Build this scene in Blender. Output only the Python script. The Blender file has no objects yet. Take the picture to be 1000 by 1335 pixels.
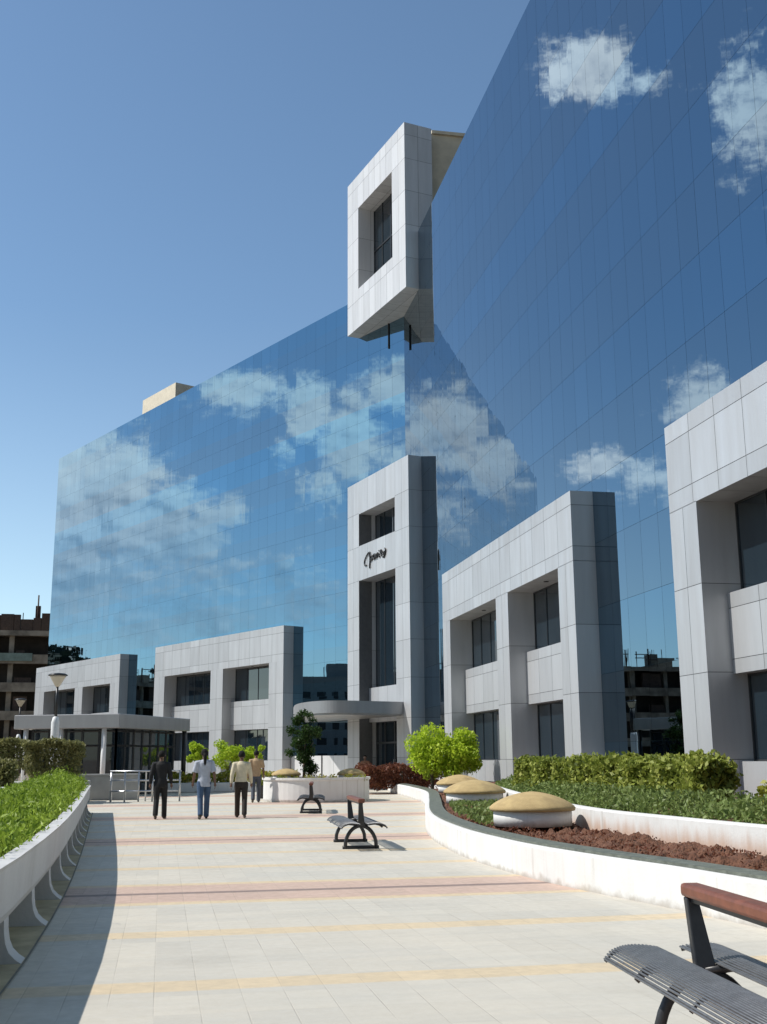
import bpy, math, random
import numpy as np
from mathutils import Vector, Matrix
R = math.radians
random.seed(7); RNG = np.random.default_rng(11)
sc = bpy.context.scene
COL = sc.collection

# ------------------------------------------------------------------ helpers
class MB:
    """collects faces (several materials) and links them as one mesh object"""
    def __init__(s): s.v = []; s.f = []; s.m = []; s.sm = []
    def add(s, verts, faces, mi=0, smooth=False):
        b = len(s.v); s.v += [tuple(map(float, v)) for v in verts]
        for f in faces:
            s.f.append(tuple(i + b for i in f)); s.m.append(mi); s.sm.append(smooth)
    def quad(s, a, b, c, d, mi=0): s.add([a, b, c, d], [(0, 1, 2, 3)], mi)
    def box(s, x0, x1, y0, y1, z0, z1, mi=0):
        v = [(x0,y0,z0),(x1,y0,z0),(x1,y1,z0),(x0,y1,z0),(x0,y0,z1),(x1,y0,z1),(x1,y1,z1),(x0,y1,z1)]
        s.add(v, [(0,3,2,1),(4,5,6,7),(0,1,5,4),(1,2,6,5),(2,3,7,6),(3,0,4,7)], mi)
    def prism(s, poly, z0, z1, mi=0, smooth=False):
        n = len(poly)
        v = [(p[0],p[1],z0) for p in poly] + [(p[0],p[1],z1) for p in poly]
        s.add(v, [tuple(range(n-1,-1,-1)), tuple(range(n, 2*n))], mi)
        b = len(s.v) - 2*n
        for i in range(n):
            j = (i+1) % n
            s.f.append((b+i, b+j, b+n+j, b+n+i)); s.m.append(mi); s.sm.append(smooth)
    def lathe(s, prof, cx=0, cy=0, n=24, mi=0, smooth=True, cap=True):
        v = []; f = []
        for r, z in prof:
            for k in range(n):
                a = 2*math.pi*k/n; v.append((cx+r*math.cos(a), cy+r*math.sin(a), z))
        for i in range(len(prof)-1):
            for k in range(n):
                k2 = (k+1) % n
                f.append((i*n+k, i*n+k2, (i+1)*n+k2, (i+1)*n+k))
        if cap:
            f.append(tuple(range(n-1,-1,-1))); f.append(tuple(range((len(prof)-1)*n, len(prof)*n)))
        s.add(v, f, mi, smooth)
    def tube(s, pts, r, n=8, mi=0, smooth=True):
        pts = [Vector(p) for p in pts]; rs = r if isinstance(r, (list, tuple)) else [r]*len(pts)
        v = []; f = []; up = Vector((0,0,1)); prev = None
        for i, p in enumerate(pts):
            t = (pts[min(i+1,len(pts)-1)] - pts[max(i-1,0)]).normalized()
            if prev is None:
                a = t.cross(up)
                if a.length < .05: a = t.cross(Vector((1,0,0)))
            else:
                a = prev - t*prev.dot(t)
            a.normalize(); prev = a; b = t.cross(a)
            for k in range(n):
                an = 2*math.pi*k/n
                v.append(p + (a*math.cos(an) + b*math.sin(an))*rs[i])
        for i in range(len(pts)-1):
            for k in range(n):
                k2 = (k+1) % n
                f.append((i*n+k, i*n+k2, (i+1)*n+k2, (i+1)*n+k))
        f.append(tuple(range(n-1,-1,-1))); f.append(tuple(range((len(pts)-1)*n, len(pts)*n)))
        s.add(v, f, mi, smooth)
    def build(s, name, mats, parent=None, loc=(0,0,0), rz=0, label=None, bevel=0):
        me = bpy.data.meshes.new(name); me.from_pydata(s.v, [], s.f)
        for m in (mats if isinstance(mats, (list, tuple)) else [mats]): me.materials.append(m)
        me.polygons.foreach_set('material_index', s.m)
        me.polygons.foreach_set('use_smooth', s.sm); me.update()
        o = bpy.data.objects.new(name, me); COL.objects.link(o)
        o.location = loc; o.rotation_euler = (0,0,rz)
        if parent: o.parent = parent
        if label: o['label'] = label
        if bevel:
            b = o.modifiers.new('bevel', 'BEVEL'); b.width = bevel; b.segments = 2; b.limit_method = 'ANGLE'
        return o

def thing(name, label, cat, loc=(0,0,0), rz=0, group=None):
    o = bpy.data.objects.new(name, None); COL.objects.link(o)
    o.empty_display_size = .3; o.location = loc; o.rotation_euler = (0,0,rz)
    o['label'] = label; o['category'] = cat
    if group: o['group'] = group
    return o
def tag(o, label, cat, group=None):
    o['label'] = label; o['category'] = cat
    if group: o['group'] = group
    return o
def struct(o): o['kind'] = 'structure'; return o
def kids(o): return [c for c in bpy.data.objects if c.parent == o]
def dup(o, loc=None, rz=None, label=None, parent=None):
    c = o.copy(); COL.objects.link(c)
    if parent: c.parent = parent
    for ch in kids(o): dup(ch, parent=c)
    if loc is not None: c.location = loc
    if rz is not None: c.rotation_euler = (0,0,rz)
    if label: c['label'] = label
    return c
def spline(pts, n=12):
    """Catmull-Rom through 2-D/3-D points"""
    P = [np.array(p, float) for p in pts]; out = []
    for i in range(len(P)-1):
        a, b, c, d = P[max(i-1,0)], P[i], P[i+1], P[min(i+2,len(P)-1)]
        for k in range(n):
            t = k/n
            out.append(.5*((2*b) + (c-a)*t + (2*a-5*b+4*c-d)*t*t + (3*b-a-3*c+d)*t**3))
    out.append(P[-1]); return out
def normals2(c):
    c = np.array(c)[:, :2]; t = np.gradient(c, axis=0); t /= np.linalg.norm(t, axis=1)[:, None]
    return np.stack([t[:,1], -t[:,0]], 1)      # to the right of the walking direction

# ------------------------------------------------------------------ materials
class NT:
    def __init__(s, name):
        s.mat = bpy.data.materials.new(name); s.mat.use_nodes = True
        s.t = s.mat.node_tree; s.n = s.t.nodes; s.l = s.t.links
        s.p = s.n['Principled BSDF']
    def node(s, typ, **kw):
        n = s.n.new(typ)
        for k, v in kw.items(): setattr(n, k, v)
        return n
    def link(s, a, b): s.l.new(a, b)
    def set(s, sock, v):
        if hasattr(v, 'is_linked') or hasattr(v, 'links'): s.l.new(v, sock)
        else: sock.default_value = v
    def math(s, op, a, b=None, c=None, clamp=False):
        n = s.n.new('ShaderNodeMath'); n.operation = op; n.use_clamp = clamp
        s.set(n.inputs[0], a)
        if b is not None: s.set(n.inputs[1], b)
        if c is not None: s.set(n.inputs[2], c)
        return n.outputs[0]
    def mix(s, f, a, b, mode='MIX'):
        n = s.n.new('ShaderNodeMix'); n.data_type = 'RGBA'; n.blend_type = mode
        s.set(n.inputs[0], f)
        for i, v in ((6,a),(7,b)):
            if isinstance(v, (tuple, list)): n.inputs[i].default_value = (*v[:3], 1)
            else: s.l.new(v, n.inputs[i])
        return n.outputs[2]
    def coord(s, scale=(1,1,1), out='Object'):
        c = s.n.new('ShaderNodeTexCoord'); m = s.n.new('ShaderNodeMapping'); m.inputs['Scale'].default_value = scale
        s.l.new(c.outputs[out], m.inputs[0]); return m.outputs[0]
    def noise(s, scale, detail=4, vec=None, rough=.55, out=0):
        n = s.n.new('ShaderNodeTexNoise'); n.inputs['Scale'].default_value = scale
        n.inputs['Detail'].default_value = detail; n.inputs['Roughness'].default_value = rough
        s.l.new(vec if vec is not None else s.coord(), n.inputs['Vector']); return n.outputs[out]
    def ramp(s, f, stops):
        n = s.n.new('ShaderNodeValToRGB'); s.l.new(f, n.inputs[0])
        e = n.color_ramp.elements
        while len(e) < len(stops): e.new(.5)
        for el, (p, c) in zip(e, stops):
            el.position = p; el.color = (*c, 1) if isinstance(c, (tuple, list)) else (c, c, c, 1)
        return n.outputs[0]
    def maprange(s, v, a, b, c=0, d=1, smooth=False):
        n = s.n.new('ShaderNodeMapRange'); n.clamp = True
        if smooth: n.interpolation_type = 'SMOOTHSTEP'
        s.set(n.inputs[0], v)
        for i, x in enumerate((a,b,c,d)): s.set(n.inputs[i+1], x)
        return n.outputs[0]
    def bump(s, h, dist, strength=1):
        n = s.n.new('ShaderNodeBump'); n.inputs['Distance'].default_value = dist; n.inputs['Strength'].default_value = strength
        s.l.new(h, n.inputs['Height']); s.l.new(n.outputs[0], s.p.inputs['Normal'])
    def rnd(s):
        g = s.n.new('ShaderNodeNewGeometry'); return g.outputs['Random Per Island']
    def base(s, v):
        if isinstance(v, (tuple, list)): s.p.inputs['Base Color'].default_value = (*v[:3], 1)
        else: s.l.new(v, s.p.inputs['Base Color'])
    def pr(s, **kw):
        for k, v in kw.items(): s.set(s.p.inputs[k.replace('_', ' ')], v)

def simple(name, col, rough=.6, var=.12, scale=6, metallic=0, bump=0, spec=.5):
    m = NT(name); n = m.noise(scale, 5)
    f = m.maprange(n, .3, .7, 1-var, 1+var)
    mul = m.n.new('ShaderNodeVectorMath'); mul.operation = 'SCALE'; mul.inputs[0].default_value = col
    m.l.new(f, mul.inputs['Scale']); m.l.new(mul.outputs[0], m.p.inputs['Base Color'])
    m.pr(Roughness=rough, Metallic=metallic); m.p.inputs['Specular IOR Level'].default_value = spec
    if bump: m.bump(m.noise(scale*4, 5), bump)
    return m.mat

def clad_mat(name, col, var=.075, metallic=.35, rough=.42):
    m = NT(name); r = m.rnd()
    st = m.noise(1.0, 6, m.coord((2.5, 2.5, .35)))
    f = m.math('MULTIPLY', m.maprange(r, 0, 1, 1-var, 1+var), m.maprange(st, .3, .78, 1.05, .87))
    mul = m.n.new('ShaderNodeVectorMath'); mul.operation = 'SCALE'; mul.inputs[0].default_value = col
    m.l.new(f, mul.inputs['Scale']); m.l.new(mul.outputs[0], m.p.inputs['Base Color'])
    m.pr(Roughness=m.maprange(st, .3, .7, rough-.06, rough+.08), Metallic=metallic)
    m.bump(m.noise(.7, 2), .004)
    return m.mat

def facade_glass(name, col, wob, dim=.80):
    m = NT(name); r = m.rnd()
    c2 = tuple(x*dim for x in col)
    grime = m.noise(.5, 5, m.coord((2.2, 1, .12)))
    f = m.math('ADD', m.math('MULTIPLY', r, .6), m.math('MULTIPLY', grime, .4))
    gz = m.n.new('ShaderNodeSeparateXYZ'); m.l.new(m.coord(), gz.inputs[0])
    rowf = m.math('FLOOR', m.math('DIVIDE', m.math('SUBTRACT', 30.7, gz.outputs[2]), 2.05))
    rw = m.n.new('ShaderNodeTexWhiteNoise'); rw.noise_dimensions = '1D'; m.l.new(rowf, rw.inputs['W'])
    alt = m.math('MULTIPLY', m.math('FLOORED_MODULO', rowf, 2.0), .30)
    band = m.math('ADD', alt, m.math('MULTIPLY', rw.outputs[0], .30))
    cc = m.mix(f, col, c2); grey = tuple(.62*sum(col)/3+.2*x for x in col)
    m.base(m.mix(m.math('MULTIPLY', band, .75), cc, grey))
    m.pr(Metallic=1.0, Roughness=m.maprange(grime, .4, .75, .002, .010))
    h = m.noise(1.0, 2.5, m.coord((1.05, .3, .16)))
    m.bump(h, wob)
    return m.mat

def foliage_mat(name, cols, trans=.35, rough=.5):
    m = NT(name); r = m.rnd()
    n = m.noise(2.2, 3)
    f = m.math('ADD', m.math('MULTIPLY', r, .55), m.math('MULTIPLY', m.maprange(n, .3, .7, 0, 1), .45))
    k = len(cols)
    m.base(m.ramp(f, [(i/(k-1), c) for i, c in enumerate(cols)]))
    m.pr(Roughness=rough); m.p.inputs['Specular IOR Level'].default_value = .3
    tr = m.node('ShaderNodeBsdfTranslucent'); mx = m.node('ShaderNodeMixShader'); mx.inputs[0].default_value = trans
    m.l.new(m.p.inputs['Base Color'].links[0].from_socket, tr.inputs[0])
    m.l.new(m.p.outputs[0], mx.inputs[1]); m.l.new(tr.outputs[0], mx.inputs[2])
    m.l.new(mx.outputs[0], m.n['Material Output'].inputs[0])
    return m.mat

M = {}
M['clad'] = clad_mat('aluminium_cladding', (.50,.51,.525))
M['clad_shade'] = clad_mat('aluminium_cladding_shaded', (.42,.435,.46), rough=.36)  # darker bluish copy of the cladding: shade painted into the tower's side panels
M['clad_white'] = clad_mat('white_cladding', (.64,.645,.655), metallic=.15)
M['fascia'] = clad_mat('grey_fascia_panel', (.33,.335,.345), rough=.38)
M['joint'] = simple('joint_sealant', (.10,.105,.11), .8)
M['glassL'] = facade_glass('blue_mirror_glass', (.155,.31,.43), .0013, .84)
M['glassR'] = facade_glass('grey_blue_mirror_glass', (.16,.275,.375), .0012, .89)
M['mull'] = simple('facade_joint', (.105,.185,.26), .2, metallic=1)
def dark_glass():
    m = NT('tinted_window_glass'); m.base((.012,.022,.032)); m.pr(Roughness=.02, IOR=1.75)
    m.bump(m.noise(1, 2, m.coord((1, 1, .3))), .0008); return m.mat
M['win'] = dark_glass()
M['frame_dark'] = simple('dark_anodised_frame', (.03,.033,.037), .4)
M['stucco'] = simple('beige_render', (.68,.60,.46), .85, .1, 2, bump=.004)
M['stucco_light'] = simple('cream_render', (.68,.62,.5), .85, .1, 2, bump=.004)
M['white_wall'] = None
M['black_steel'] = simple('black_painted_steel', (.022,.023,.026), .38, .2, 20)
M['rod_steel'] = simple('grey_painted_rods', (.14,.145,.155), .4, .2, 20, metallic=.3)
M['brown_rail'] = simple('brown_painted_wood', (.17,.058,.032), .42, .25, 14)
M['steel'] = simple('brushed_steel', (.55,.56,.58), .32, .1, 20, metallic=.9)
M['white_paint'] = simple('white_paint', (.72,.73,.74), .5, .06, 10)
M['concrete'] = simple('bare_concrete', (.30,.265,.215), .9, .45, .7, bump=.01)
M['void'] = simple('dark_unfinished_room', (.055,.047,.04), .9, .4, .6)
M['rust'] = simple('rusty_steel', (.085,.058,.045), .8, .3, 5)
M['tarp'] = simple('green_tarpaulin', (.22,.30,.27), .7, .2, 2)
M['bark'] = simple('bark', (.11,.085,.06), .9, .3, 12, bump=.01)
M['dome'] = None; M['soil'] = None
M['leaf_bright'] = foliage_mat('bright_green_blades', [(.10,.17,.015),(.24,.35,.035),(.42,.54,.075)])
M['leaf_lime'] = foliage_mat('lime_leaves', [(.20,.32,.016),(.45,.60,.04),(.64,.74,.09)], .45)
M['leaf_dark'] = foliage_mat('dark_leaves', [(.012,.03,.008),(.03,.07,.014),(.06,.115,.02)])
M['leaf_hedge'] = foliage_mat('yellow_green_leaves', [(.06,.085,.018),(.26,.31,.05),(.52,.53,.15)])
M['leaf_cover'] = foliage_mat('ground_cover_leaves', [(.075,.115,.025),(.17,.235,.06),(.31,.38,.14)])
M['leaf_red'] = foliage_mat('red_brown_leaves', [(.07,.022,.014),(.17,.06,.035),(.26,.12,.06)])
M['leaf_olive'] = foliage_mat('clipped_olive_leaves', [(.09,.095,.03),(.21,.21,.075),(.33,.32,.14)])
M['leaf_yellow'] = foliage_mat('yellow_flowers_leaves', [(.12,.19,.03),(.32,.33,.05),(.55,.42,.05)])
M['wood'] = foliage_mat('distant_wood', [(.015,.028,.02),(.03,.05,.035),(.045,.07,.05)], .1)

def m_white_wall(name, stain=0.0):
    m = NT(name); n = m.noise(1.6, 7); s = m.noise(1.0, 5, m.coord((5, 5, .6)))
    c = m.mix(m.maprange(n, .35, .75, 0, .5), (.70,.70,.69), (.56,.55,.53))
    c = m.mix(m.maprange(s, .5, .8, 0, .35), c, (.5,.47,.43))
    if stain:
        g = m.n.new('ShaderNodeSeparateXYZ'); m.l.new(m.coord(), g.inputs[0])
        h = m.math('ADD', g.outputs[2], m.math('MULTIPLY', m.math('SUBTRACT', s, .5), .45))
        c = m.mix(m.maprange(h, .34, .66, stain, 0, True), c, (.42,.24,.14))
    gz = m.n.new('ShaderNodeSeparateXYZ'); m.l.new(m.coord(), gz.inputs[0])
    sp_ = m.math('ADD', gz.outputs[2], m.math('MULTIPLY', m.math('SUBTRACT', m.noise(6, 6), .5), .22))
    c = m.mix(m.maprange(sp_, -.02, .10, .65, 0, True), c, (.30,.26,.21))
    sk = m.noise(1.0, 4, m.coord((7, 7, .25)))
    c = m.mix(m.math('MULTIPLY', m.maprange(sk, .56, .70, 0, .5), m.maprange(m.noise(.7, 3), .4, .6)), c, (.40,.37,.33))
    m.base(c); m.pr(Roughness=.75); m.bump(m.noise(30, 5), .003); return m.mat
M['white_wall'] = m_white_wall('whitewashed_concrete')
M['white_stained'] = m_white_wall('soil_stained_white_wall', .75)
def m_planter():
    m = NT('grey_white_planter_concrete'); n = m.noise(1.4, 7); s = m.noise(1, 5, m.coord((3, 3, .5)))
    c = m.mix(m.maprange(n, .35, .7, 0, .6), (.54,.54,.545), (.42,.42,.43)); c = m.mix(m.maprange(s, .5, .8, 0, .4), c, (.36,.35,.34))
    m.base(c); m.pr(Roughness=.8); m.bump(m.noise(24, 5), .004); return m.mat
M['planter'] = m_planter()
def m_dome():
    m = NT('sandstone_dome'); n = m.noise(7, 6); n2 = m.noise(60, 3)
    c = m.mix(m.maprange(n, .3, .7), (.48,.355,.165), (.37,.265,.12)); c = m.mix(m.maprange(n2, .4, .75, 0, .35), c, (.52,.40,.23)); c = m.mix(m.maprange(m.noise(2.2, 6), .45, .7, 0, .45), c, (.24,.175,.09))
    m.base(c); m.pr(Roughness=.9); m.bump(n2, .006); return m.mat
M['dome'] = m_dome()
def m_soil():
    m = NT('red_soil'); n = m.noise(5, 8); n2 = m.noise(28, 6)
    c = m.mix(m.maprange(n, .3, .7), (.125,.052,.03), (.21,.10,.058)); c = m.mix(m.maprange(n2, .45, .7, 0, .7), c, (.045,.018,.012))
    m.base(c); m.pr(Roughness=.95); m.bump(n2, .05); return m.mat
M['soil'] = m_soil()
def m_coping():
    m = NT('green_grey_stone_coping'); n = m.noise(9, 6)
    m.base(m.mix(m.maprange(n, .3, .7), (.075,.085,.07), (.16,.175,.145))); m.pr(Roughness=.55); m.bump(n, .003); return m.mat
M['coping'] = m_coping()

def m_paving():
    m = NT('banded_stone_paving')
    sx = m.n.new('ShaderNodeSeparateXYZ'); m.l.new(m.coord(), sx.inputs[0]); X, Y = sx.outputs[0], sx.outputs[1]
    wig = m.math('MULTIPLY', m.math('SUBTRACT', m.noise(.9, 3), .5), .05)
    a = m.math('ABSOLUTE', m.math('SUBTRACT', m.math('FLOORED_MODULO', m.math('ADD', m.math('ADD', Y, wig), -14.55+4.55+91), 9.1), 4.55))
    def band(c, w, e=.02): return m.maprange(m.math('ABSOLUTE', m.math('SUBTRACT', a, c)), w-e, w+e, 1, 0)
    # tiles 0.3 x 0.6, staggered
    row = m.math('FLOOR', m.math('DIVIDE', Y, .6))
    ux = m.math('ADD', X, 0.0)
    cid = m.n.new('ShaderNodeCombineXYZ'); m.l.new(m.math('FLOOR', m.math('DIVIDE', ux, .3)), cid.inputs[0]); m.l.new(row, cid.inputs[1])
    wn = m.n.new('ShaderNodeTexWhiteNoise'); wn.noise_dimensions = '2D'; m.l.new(cid.outputs[0], wn.inputs['Vector'])
    cid2 = m.n.new('ShaderNodeCombineXYZ'); m.l.new(m.math('FLOOR', m.math('DIVIDE', X, 1.2)), cid2.inputs[0]); m.l.new(row, cid2.inputs[1])
    wn2 = m.n.new('ShaderNodeTexWhiteNoise'); wn2.noise_dimensions = '2D'; m.l.new(cid2.outputs[0], wn2.inputs['Vector'])
    big = m.noise(.35, 5); fine = m.noise(9, 6); st = m.noise(1, 5, m.coord((.35, 3.5, 1)))
    c = m.mix(m.maprange(big, .3, .7), (.54,.50,.43), (.475,.455,.405))
    c = m.mix(m.maprange(wn2.outputs[0], 0, 1, 0, .28), c, (.61,.555,.455))
    c = m.mix(m.maprange(st, .45, .75, 0, .3), c, (.37,.37,.345))
    red = m.mix(m.maprange(fine, .3, .7), (.54,.345,.27), (.46,.29,.225))
    yel = m.mix(m.maprange(fine, .3, .7), (.64,.49,.29), (.55,.43,.27))
    c = m.mix(m.math('MULTIPLY', band(3.3, .19), .7), c, yel)
    c = m.mix(m.math('MULTIPLY', band(0, .9), .68), c, red)
    c = m.mix(m.math('MULTIPLY', band(.98, .12), .75), c, yel)
    c = m.mix(m.math('MULTIPLY', band(.02, .08), .8), c, (.17,.13,.12))
    v = m.math('MULTIPLY', m.maprange(wn.outputs[0], 0, 1, .965, 1.035), m.maprange(fine, .3, .75, 1.04, .93))
    jx = m.math('ABSOLUTE', m.math('SUBTRACT', m.math('FLOORED_MODULO', ux, .3), .15))
    jy = m.math('ABSOLUTE', m.math('SUBTRACT', m.math('FLOORED_MODULO', Y, .6), .3))
    j = m.math('MAXIMUM', m.maprange(jx, .144, .148), m.math('MULTIPLY', m.maprange(jy, .294, .298), .5))
    j = m.math('MULTIPLY', j, m.maprange(m.noise(1.1, 4), .35, .65, .0, .42))
    dirt = m.maprange(m.noise(.8, 7), .58, .75, 0, .35)
    mul = m.n.new('ShaderNodeVectorMath'); mul.operation = 'SCALE'; m.l.new(c, mul.inputs[0]); m.l.new(v, mul.inputs['Scale'])
    c = m.mix(dirt, mul.outputs[0], (.33,.30,.25))
    c = m.mix(j, c, (.27,.24,.19))
    m.base(c); m.pr(Roughness=m.maprange(fine, .3, .7, .55, .8))
    m.bump(m.math('SUBTRACT', m.math('MULTIPLY', fine, .4), j), .004)
    return m.mat
M['paving'] = m_paving()
M['beige_border'] = simple('yellow_beige_paving', (.40,.34,.22), .8, .25, 3, bump=.003)
M['dark_border'] = simple('dark_kerb_line', (.17,.165,.145), .8, .2, 4)
M['earth'] = simple('dry_earth', (.19,.155,.115), .95, .3, .05)
M['asphalt'] = simple('asphalt', (.07,.07,.07), .9, .2, 2, bump=.004)
M['grey_wall'] = simple('grey_wall_render', (.36,.36,.35), .8, .12, 2)

# ------------------------------------------------------------------ ground
g = MB(); N = 24
g.add([(x, y, -.02) for x in (-1500, 1500) for y in (-1500, 1500)], [(0,2,3,1)])
struct(g.build('ground', M['earth']))
g = MB(); g.quad((-4.1,-14,0),(13.6,-14,0),(13.6,74,0),(-4.1,74,0)); g.quad((-14,39,0),(-4.1,39,0),(-4.1,74,0),(-14,74,0))
struct(g.build('plaza', M['paving']))
g = MB(); g.quad((-60,-14,-.008),(-4.1,-14,-.008),(-4.1,39,-.008),(-60,39,-.008)); struct(g.build('service_road', M['asphalt']))

# ------------------------------------------------------------------ cladding
def clad(mb, x0, x1, y0, y1, z0, z1, xs=None, zs=None, ys=None, faces='f', side_mi=0, gap=.016, off=.007, core=1):
    """a dark core box with separate flat panels on the chosen faces: f(+y) l(x0) r(x1) b(bottom) t(top)"""
    mb.box(x0, x1, y0, y1, z0, z1, core)
    def br(a, b, lst):
        if lst is None: return [a, b]
        if isinstance(lst, (int, float)):
            n = max(1, round((b-a)/lst)); return [a+(b-a)*i/n for i in range(n+1)]
        return [a] + [q for q in sorted(lst) if a+.05 < q < b-.05] + [b]
    X, Y, Z = br(x0, x1, xs), br(y0, y1, ys), br(z0, z1, zs); h = gap/2
    def cells(A, B): return [(A[i]+(h if i else -off), A[i+1]-(h if i < len(A)-2 else -off), B[j]+(h if j else -off), B[j+1]-(h if j < len(B)-2 else -off)) for i in range(len(A)-1) for j in range(len(B)-1)]
    if 'f' in faces:
        for a,b,c,d in cells(X, Z): mb.quad((b,y1+off,c),(a,y1+off,c),(a,y1+off,d),(b,y1+off,d), 0)
    if 'l' in faces:
        for a,b,c,d in cells(Y, Z): mb.quad((x0-off,b,c),(x0-off,a,c),(x0-off,a,d),(x0-off,b,d), side_mi)
    if 'r' in faces:
        for a,b,c,d in cells(Y, Z): mb.quad((x1+off,a,c),(x1+off,b,c),(x1+off,b,d),(x1+off,a,d), side_mi)
    if 'b' in faces:
        for a,b,c,d in cells(X, Y): mb.quad((a,c,z0-off),(a,d,z0-off),(b,d,z0-off),(b,c,z0-off), 0)
    if 't' in faces:
        for a,b,c,d in cells(X, Y): mb.quad((a,c,z1+off),(b,c,z1+off),(b,d,z1+off),(a,d,z1+off), 0)

ZJ = [1.5, 3.5, 5.6, 8.07, 9.4]
TOPZ = 9.85; DEP = .75; REC = -.30
def portal(parent, u0, u1, openings, label, flip):
    """a two-storey cladding frame: piers, lintel, recessed spandrels and windows"""
    mb = MB()
    es = [u0] + [e for o in openings for e in o] + [u1]
    for i in range(0, len(es), 2):
        a, b = es[i], es[i+1]
        clad(mb, a, b, REC, DEP, 0, 7.6, xs=(b-a)*.5, zs=ZJ, ys=[0] if False else None, faces='flr')
    clad(mb, u0, u1, REC, DEP, 7.6, TOPZ, xs=1.33, zs=ZJ, faces='flrbt')
    f = mb.build('stone_frame', [M['clad'], M['joint']], parent, label=label)
    for a, b in openings:
        s = MB(); clad(s, a+.015, b-.015, REC-.1, .1, 3.47, 5.36, xs=1.33, zs=[5.0, 3.8], faces='fbt')
        s.build('spandrel', [M['clad'], M['joint']], f)
        s = MB(); clad(s, a+.015, b-.015, REC-.1, .1, 0, 1.45, xs=1.33, faces='ft')
        s.build('window_sill', [M['clad'], M['joint']], f)
        for z0, z1 in ((1.45, 3.47), (5.36, 7.6)):
            w = MB(); w.quad((b,REC+.02,z0),(a,REC+.02,z0),(a,REC+.02,z1),(b,REC+.02,z1))
            n = max(2, round((b-a)/1.4))
            for k in range(n+1):
                x = a+(b-a)*k/n; t = .014 if 0 < k < n else .05
                w.box(max(a, x-t), min(b, x+t), REC, REC+.05, z0, z1, 1)
            w.box(a, b, REC, REC+.052, z0, z0+.05, 1); w.box(a, b, REC, REC+.052, z1-.05, z1, 1)
            w.build('window', [M['win'], M['frame_dark']], f)
    # small round soffit lights
    for a, b in openings:
        l = MB(); l.lathe([(.09,7.57),(.09,7.592)], (a+b)/2, .2, 14); l.build('soffit_light', M['frame_dark'], f)
    return f

def glass_wall(parent, u0, u1, top, portals, mat, pw, seed, z0=1.75):
    """separate glass panels with thin joints; each pane sits a hair out of true"""
    rng = np.random.default_rng(seed); mb = MB()
    rows = [top]
    while rows[-1]-2.05 > z0+.3: rows.append(rows[-1]-2.05)
    rows.append(z0); rows = rows[::-1]
    brk = sorted({u0, u1} | {p for q in portals for p in q if u0 < p < u1})
    us = []
    for p, q in zip(brk[:-1], brk[1:]):
        n = max(1, round((q-p)/pw)); us += [p+(q-p)*i/n for i in range(n)]
    us.append(u1); n = len(us)-1
    g = .004
    colt = rng.normal(0, .0005, n)
    for j in range(len(rows)-1):
        for i in range(n):
            a, b, c, d = us[i], us[i+1], rows[j], rows[j+1]
            if any(p0 < (a+b)/2 < p1 for p0, p1 in portals) and c < 7.65: continue
            ta = colt[i] + rng.normal(0, .0002); tz = rng.normal(0, .0003)
            def y(sx, sz): return .004 + sx*ta + sz*tz
            mb.quad((b-g,y(1,-1),c+g),(a+g,y(-1,-1),c+g),(a+g,y(-1,1),d-g),(b-g,y(1,1),d-g), 0)
            mb.quad((b,-.012,c),(a,-.012,c),(a,-.012,d),(b,-.012,d), 1)
    return mb.build('glass_facade', [mat, M['mull']], parent)

# wing frames: local x runs along the facade, local y points out of it
HX, HY = 13.2, 61.11
# ---- left wing
LW = thing('glass_office_wing', 'far glass office wing with bright blue mirror facade, left of the tall stone tower', 'office building', (HX, HY, 0), R(117), 'glass office wings')
PL = [(11.53, 29.33), (35.5, 53.35)]
def backing(z0, z1): pass
gl = glass_wall(LW, 0, 52.7, 29.85, PL, M['glassL'], 1.1, 3)
portal(LW, 11.53, 29.33, [(13.2, 19.1), (20.76, 27.7)], 'grey panel frame nearer the tower on the far wing', 0)
portal(LW, 35.5, 53.35, [(37.16, 42.65), (44.25, 51.18)], 'grey panel frame at the far left end of the far wing', 0)
for a, b, w_ in ((8.2, 11.45, .12), (29.4, 35.42, .12), (.2, 8.15, .05)):
    mb = MB(); clad(mb, a, b, -.05, w_, 0, 1.72, xs=1.1, faces='ft'); mb.build('base_plinth', [M['clad_white'], M['joint']], LW)
mb = MB(); mb.box(0, 52.66, -18, -.36, 0, 29.7); mb.box(-.0, 52.7, -.36, -.02, 9.9, 29.84)
for a, b in ((0, 11.53), (29.33, 35.5)): mb.box(a, b, -.36, -.02, 0, 9.9)
mb.build('wall', M['frame_dark'], LW)
mb = MB(); clad(mb, 34.9, 41.2, -12, -3, 29.7, 33.4, faces=''); 
mb = MB(); mb.box(34.9, 41.2, -12, -3, 29.7, 33.3)
mb.build('stair_penthouse', M['stucco_light'], LW)

# ---- right wing
RW = thing('glass_office_wing', 'near glass office wing with dark blue mirror facade, rising out of the picture top', 'office building', (HX, HY, 0), R(90), 'glass office wings')
PR = [(-28.2, -11.2), (-52.3, -35.2)]
glass_wall(RW, -66, 0, 30.7, PR, M['glassR'], 1.1, 5, z0=1.5)
portal(RW, -28.2, -11.2, [(-26.8, -21.24), (-19.7, -12.5)], 'grey panel frame beside the tower on the near wing', 1)
portal(RW, -52.3, -35.2, [(-50.9, -45.3), (-43.8, -36.65)], 'grey panel frame nearest the camera, cut by the right picture edge', 1)
for a, b in ((-35.12, -28.28), (-11.1, -.3), (-66, -52.4)):
    mb = MB(); clad(mb, a, b, -.05, .12, 0, 1.48, xs=1.1, faces='ft'); mb.build('base_plinth', [M['clad_white'], M['joint']], RW)
mb = MB(); mb.box(-65.96, -.02, -20, -.36, 0, 30.6); mb.box(-66, 0, -.36, -.02, 9.9, 30.69)
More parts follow.
